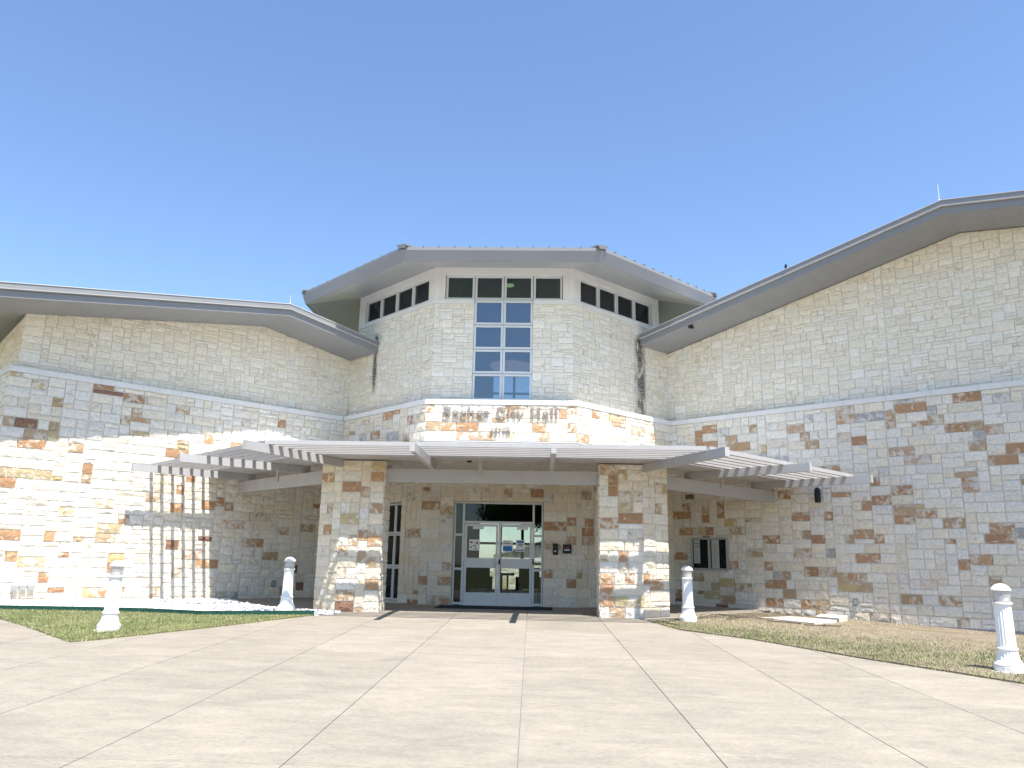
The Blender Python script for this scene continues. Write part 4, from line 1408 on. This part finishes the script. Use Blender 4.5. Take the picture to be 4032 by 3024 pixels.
vt = thing('wall_vent', 'small dark louvred vent high on the porch wall above the notice board', 'vent', RW(.62, 3.14, .03))
box_obj('backing', 'black', vt, RW, .49, .76, 3.12, 3.26, .0, .03)
for i in range(4):
    box_obj('louvre', 'alu', vt, RW, .50, .75, 3.13 + i * .034, 3.14 + i * .034, .031, .05)
t = thing('security_camera', 'small black camera under the soffit of the taller wing', 'camera', RW(1.5, 8.1, 1.1))
zc = 9.64 - PR * (RRS - 1.5)
MB().lathe(RW(1.5, zc - .1, 1.15), [(.02, 0), (.07, .03), (.08, .07), (.05, .1)], 16).build('dome', 'black', t, True)
MB().bar(RW(1.5, zc - .07, 1.15), RW(1.62, zc - .1, 1.22), .06, .06).build('lens_housing', 'black', t)
t = thing('floodlight', 'tiny black floodlight on the roof edge of the taller wing', 'floodlight', RW(4.67, 9.2, OR_))
zc = 9.64 - PR * (RRS - 4.67)
MB().bar(RW(4.62, zc + .36, OR_ + .07), RW(4.66, zc + .43, OR_ + .12), .05, .06).build('head', 'black', t)
MB().bar(RW(4.72, zc + .30, OR_ + .06), RW(4.72, zc + .42, OR_ + .06), .03, .02).build('bracket', 'black', t)
for fr_, s, z0, z1, o, lab in ((RW, 8.55, 9.98, 10.42, OR_, 'thin lightning rod on the ridge of the taller wing'), (LW, -2.88, 8.34, 8.62, OL, 'thin lightning rod on the ridge of the sunlit wing')):
    t = thing('lightning_rod', lab, 'lightning rod', fr_(s, z0, o))
    MB().bar(fr_(s, z0, o), fr_(s, z1, o), .014, .014, (0, 1, 0)).build('rod', 'ribmetal', t)
    MB().lathe(fr_(s, z0, o), [(.03, 0), (.03, .03), (.012, .05)], 10).build('base', 'ribmetal', t)
MB().slab([(6.32, 19.55), (7.08, 18.1), (7.95, 19.2), (7.2, 20.2)], -.14, .0).build('utility_slab', 'utility', None, label='flat pale concrete slab lying in the worn soil by the shaded wall', category='slab')
t = thing('meter_box', 'pale concrete meter box lid with a round hole by the shaded wall', 'meter box', (8.1, 20.1, -.1))
MB().slab([(7.72, 19.95), (8.08, 19.4), (8.66, 20.45), (8.2, 21.0)], -.2, .035).build('lid', 'utility', t)
MB().lathe((8.16, 20.2, .0352), [(.09, 0), (.09, .004)], 18).build('hole', 'black', t)

# fallen twigs and litter on the worn soil
for i, (x, y, a, ln) in enumerate(((5.6, 18.7, .3, .9), (6.1, 18.2, -.5, .7), (5.2, 18.1, .9, .6), (6.7, 17.6, .1, .8))):
    z = gzr(x, y) + .045
    p, q = Vector((x, y, z)), Vector((x + ln * math.cos(a), y + ln * math.sin(a), gzr(x + ln * math.cos(a), y + ln * math.sin(a)) + .05))
    mb = MB().bar(p, q, .022, .022)
    mid = p.lerp(q, .5)
    mb.bar(mid, mid + Vector((.2 * math.cos(a + .8), .2 * math.sin(a + .8), .03)), .014, .014)
    mb.build('fallen_twig', 'bark', None, label=['dark fallen twig nearest the porch slab on bare soil', 'fallen twig lying crosswise on the bare soil', 'short fallen twig by the bollard lamp on soil', 'long fallen twig on bare soil towards the lawn'][i], category='twig', group='twigs on the bare soil')

# ------------------------------------------------------------------ inside the tower
lob = thing('lobby', 'dim lobby with dark chairs seen through the entrance glass', 'room', (0, 26.9, 0))
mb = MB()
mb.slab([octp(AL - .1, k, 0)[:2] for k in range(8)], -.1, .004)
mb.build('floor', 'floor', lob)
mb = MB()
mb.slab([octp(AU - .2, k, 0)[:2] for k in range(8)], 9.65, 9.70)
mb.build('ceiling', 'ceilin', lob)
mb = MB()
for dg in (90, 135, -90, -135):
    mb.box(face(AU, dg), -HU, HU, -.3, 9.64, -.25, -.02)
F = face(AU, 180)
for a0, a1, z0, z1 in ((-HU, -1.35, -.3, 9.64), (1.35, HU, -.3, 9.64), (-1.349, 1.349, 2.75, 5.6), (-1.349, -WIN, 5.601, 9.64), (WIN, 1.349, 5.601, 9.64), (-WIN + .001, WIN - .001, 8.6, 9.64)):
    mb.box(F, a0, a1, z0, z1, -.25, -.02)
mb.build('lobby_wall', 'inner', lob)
mb = MB()
for a in (-1.3, -.44, .42, 1.3):
    mb.box(F, a - .055, a + .055, 0, 2.74, -.15, -.05)
for z in (.05, 1.08, 1.84, 2.7):
    mb.box(F, -1.34, 1.34, z - .045, z + .045, -.145, -.055)
mb.box(F, -.05, .05, 5.6, 8.6, -.15, -.05)
for z in ZR:
    mb.box(F, -WIN, WIN, z - .04, z + .04, -.145, -.055)
mb.build('rear_glazing_bars', 'black', lob)
box_obj('pane', 'lens', lob, F, -1.34, 1.34, .0, 2.74, -.11, -.1)
box_obj('pane', 'lens', lob, F, -WIN, WIN, 5.6, 8.6, -.11, -.1)
for i, (x, y) in enumerate(((.08, 23.7), (2.35, 24.7), (-2.4, 24.7))):
    MB().lathe((x, y, 9.62), [(.14, 0), (.14, .03)], 20).build('ceiling_lamp', 'lamp', lob)
pen = thing('pendant_lamp', 'large alabaster bowl pendant hanging behind the tall tower window', 'pendant lamp', (.03, 26.9, 7.6))
bowl = [(.05, 7.52), (.30, 7.545), (.52, 7.62), (.68, 7.75), (.735, 7.87), (.715, 7.89), (.4, 7.93)]
MB().lathe((.03, 26.9, 0), bowl, 36).build('bowl', 'alabaster', pen, True)
MB().lathe((.03, 26.9, 0), [(.738, 7.84), (.755, 7.85), (.755, 7.90), (.738, 7.91)], 36).build('rim', 'brass', pen, True)
MB().lathe((.03, 26.9, 0), [(.34, 7.93), (.33, 8.02), (.10, 8.06)], 28).build('crown', 'brass', pen, True)
MB().lathe((.03, 26.9, 0), [(.015, 8.06), (.015, 9.65)], 10).build('stem', 'brass', pen)
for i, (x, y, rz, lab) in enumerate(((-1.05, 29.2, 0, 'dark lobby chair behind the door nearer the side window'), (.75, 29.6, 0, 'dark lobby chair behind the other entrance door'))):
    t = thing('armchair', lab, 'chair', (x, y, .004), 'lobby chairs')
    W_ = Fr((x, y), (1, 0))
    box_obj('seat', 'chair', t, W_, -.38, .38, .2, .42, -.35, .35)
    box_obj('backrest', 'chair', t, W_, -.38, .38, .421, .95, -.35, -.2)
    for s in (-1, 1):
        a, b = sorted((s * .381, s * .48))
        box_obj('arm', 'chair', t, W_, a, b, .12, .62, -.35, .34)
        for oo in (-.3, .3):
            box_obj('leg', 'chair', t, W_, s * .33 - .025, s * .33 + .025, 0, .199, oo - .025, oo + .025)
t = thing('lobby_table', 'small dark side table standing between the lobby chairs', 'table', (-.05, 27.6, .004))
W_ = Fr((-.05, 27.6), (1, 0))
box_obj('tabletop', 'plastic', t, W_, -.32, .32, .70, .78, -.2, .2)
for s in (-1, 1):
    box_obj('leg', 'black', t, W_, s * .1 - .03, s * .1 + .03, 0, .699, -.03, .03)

# ------------------------------------------------------------------ beyond the building and across the street
t = thing('garden_wall', 'low cream stone wall with a white cap beyond the rear doors', 'wall', (0, 44, -.3))
W_ = Fr((0, 44), (1, 0))
gw = box_obj('core', 'mortar', t, W_, -9, 9, -.5, 1.18, -.3, 0)
box_obj('cap', 'cap', t, W_, -9.05, 9.05, 1.18, 1.36, -.34, .05)
mb = MB()
STN = len(STONES)
layout(W_, 'garden', lines(-6, 6, .16), lines(-.3, 1.18, .13), 2, LOWSEL, [], 0, .02, 'low', tall=(.2, .8))
for S in STONES[STN:]:
    S.col = stone_colour('Y' if random.random() < .3 else 'low')
    stone_mesh(mb, S)
mb.build('stonework', 'stone', t, kind='stuff')
t = thing('house', 'pale house with grey gabled roof seen through the rear doors', 'house', (3.5, 74, -.3))
W_ = Fr((3.5, 74), (1, 0))
MB().prism(W_, [(-6, -.4), (6, -.4), (6, 1.7), (0, 3.5), (-6, 1.7)], -8, 0).build('wall', 'siding', t)
for s in (-1, 1):
    MB().hexa([W_(0, 3.52, .5), W_(s * 6.6, 1.54, .5), W_(s * 6.6, 1.72, .5), W_(0, 3.7, .5), W_(0, 3.52, -8.5), W_(s * 6.6, 1.54, -8.5), W_(s * 6.6, 1.72, -8.5), W_(0, 3.7, -8.5)]).build('roof', 'shingle', t)
box_obj('window', 'black', t, W_, -3.5, -2, .3, 1.4, .002, .03)
box_obj('door', 'bark', t, W_, .5, 1.5, -.3, 1.5, .002, .04)

def tree(label, x, y, h, r, n, cols, bare=False, zg=None):
    t = thing('tree', label, 'tree', (x, y, -.4 if zg is None else zg))
    z0 = -.4 if zg is None else zg
    mb = MB()
    tips = []
    def limb(p, d, ln, w, lev):
        q = p + d * ln
        nseg = 6
        s1 = d.orthogonal().normalized(); s2 = d.cross(s1)
        vs = []
        for pp, ww in ((p, w), (q, w * .62)):
            for i in range(nseg):
                a = 6.283 * i / nseg
                vs.append(tuple(pp + s1 * ww * math.cos(a) + s2 * ww * math.sin(a)))
        mb.add(vs, [(i, (i + 1) % nseg, nseg + (i + 1) % nseg, nseg + i) for i in range(nseg)])
        if lev == 0:
            tips.append(q)
            return
        for _ in range(3 if lev > 1 else 4):
            nd = (d + Vector((random.uniform(-1, 1), random.uniform(-1, 1), random.uniform(-.25, .7))) * .75).normalized()
            limb(q - d * ln * random.uniform(0, .25), nd, ln * random.uniform(.55, .8), w * .58, lev - 1)
    limb(Vector((x, y, z0)), Vector((random.uniform(-.06, .06), 0, 1)).normalized(), h * .34, h * .028, 3)
    mb.build('trunk', 'bark', t)
    if bare:
        return
    mb = MB()
    cl = [tuple(p) for p in tips]
    for i in range(n):
        c = random.choice(cl)
        rr = r * .3 * random.random() ** .5
        a, b = random.uniform(0, 6.283), math.acos(random.uniform(-1, 1))
        px, py, pz = c[0] + rr * math.sin(b) * math.cos(a), c[1] + rr * math.sin(b) * math.sin(a), c[2] + rr * .8 * math.cos(b)
        s = random.uniform(.06, .15) * (r / 4) ** .5
        u = Vector((random.gauss(0, 1), random.gauss(0, 1), random.gauss(0, 1))).normalized() * s
        v = u.orthogonal().normalized() * s * .55
        f = random.uniform(.7, 1.25)
        k = random.choice(cols)
        mb.cur = ((k[0] * f, k[1] * f, k[2] * f, 1), (0, 0, 0, 0))
        p = Vector((px, py, pz))
        mb.add([tuple(p - u), tuple(p + v), tuple(p + u), tuple(p - v)], [(0, 1, 2, 3)])
    mb.build('crown', 'leaf', t)
GRN = [(.05, .10, .025), (.07, .13, .035), (.09, .15, .04), (.04, .08, .022)]
tree('bare young tree beyond the rear doors', -3.0, 52, 5.0, 2, 0, GRN, True)
tree('leafy green tree beside the house beyond the rear doors', 2.6, 62, 9, 4, 9000, GRN)
tree('broad tree across the street mirrored in the transom glass', -1.0, -27, 10, 6, 22000, GRN, zg=-1.4)
tree('tall tree across the street mirrored in the sidelight', 4.5, -33, 11, 6, 18000, GRN, zg=-1.4)
tree('smaller tree across the street mirrored low in the door glass', -9.5, -30, 7, 3.5, 9000, GRN, zg=-1.4)
MB().slab([(-90, -22), (90, -22), (90, -14.5), (-90, -14.5)], -.25, -.2, gz).build('road', 'asphalt', None, kind='structure', label='asphalt street across the forecourt')
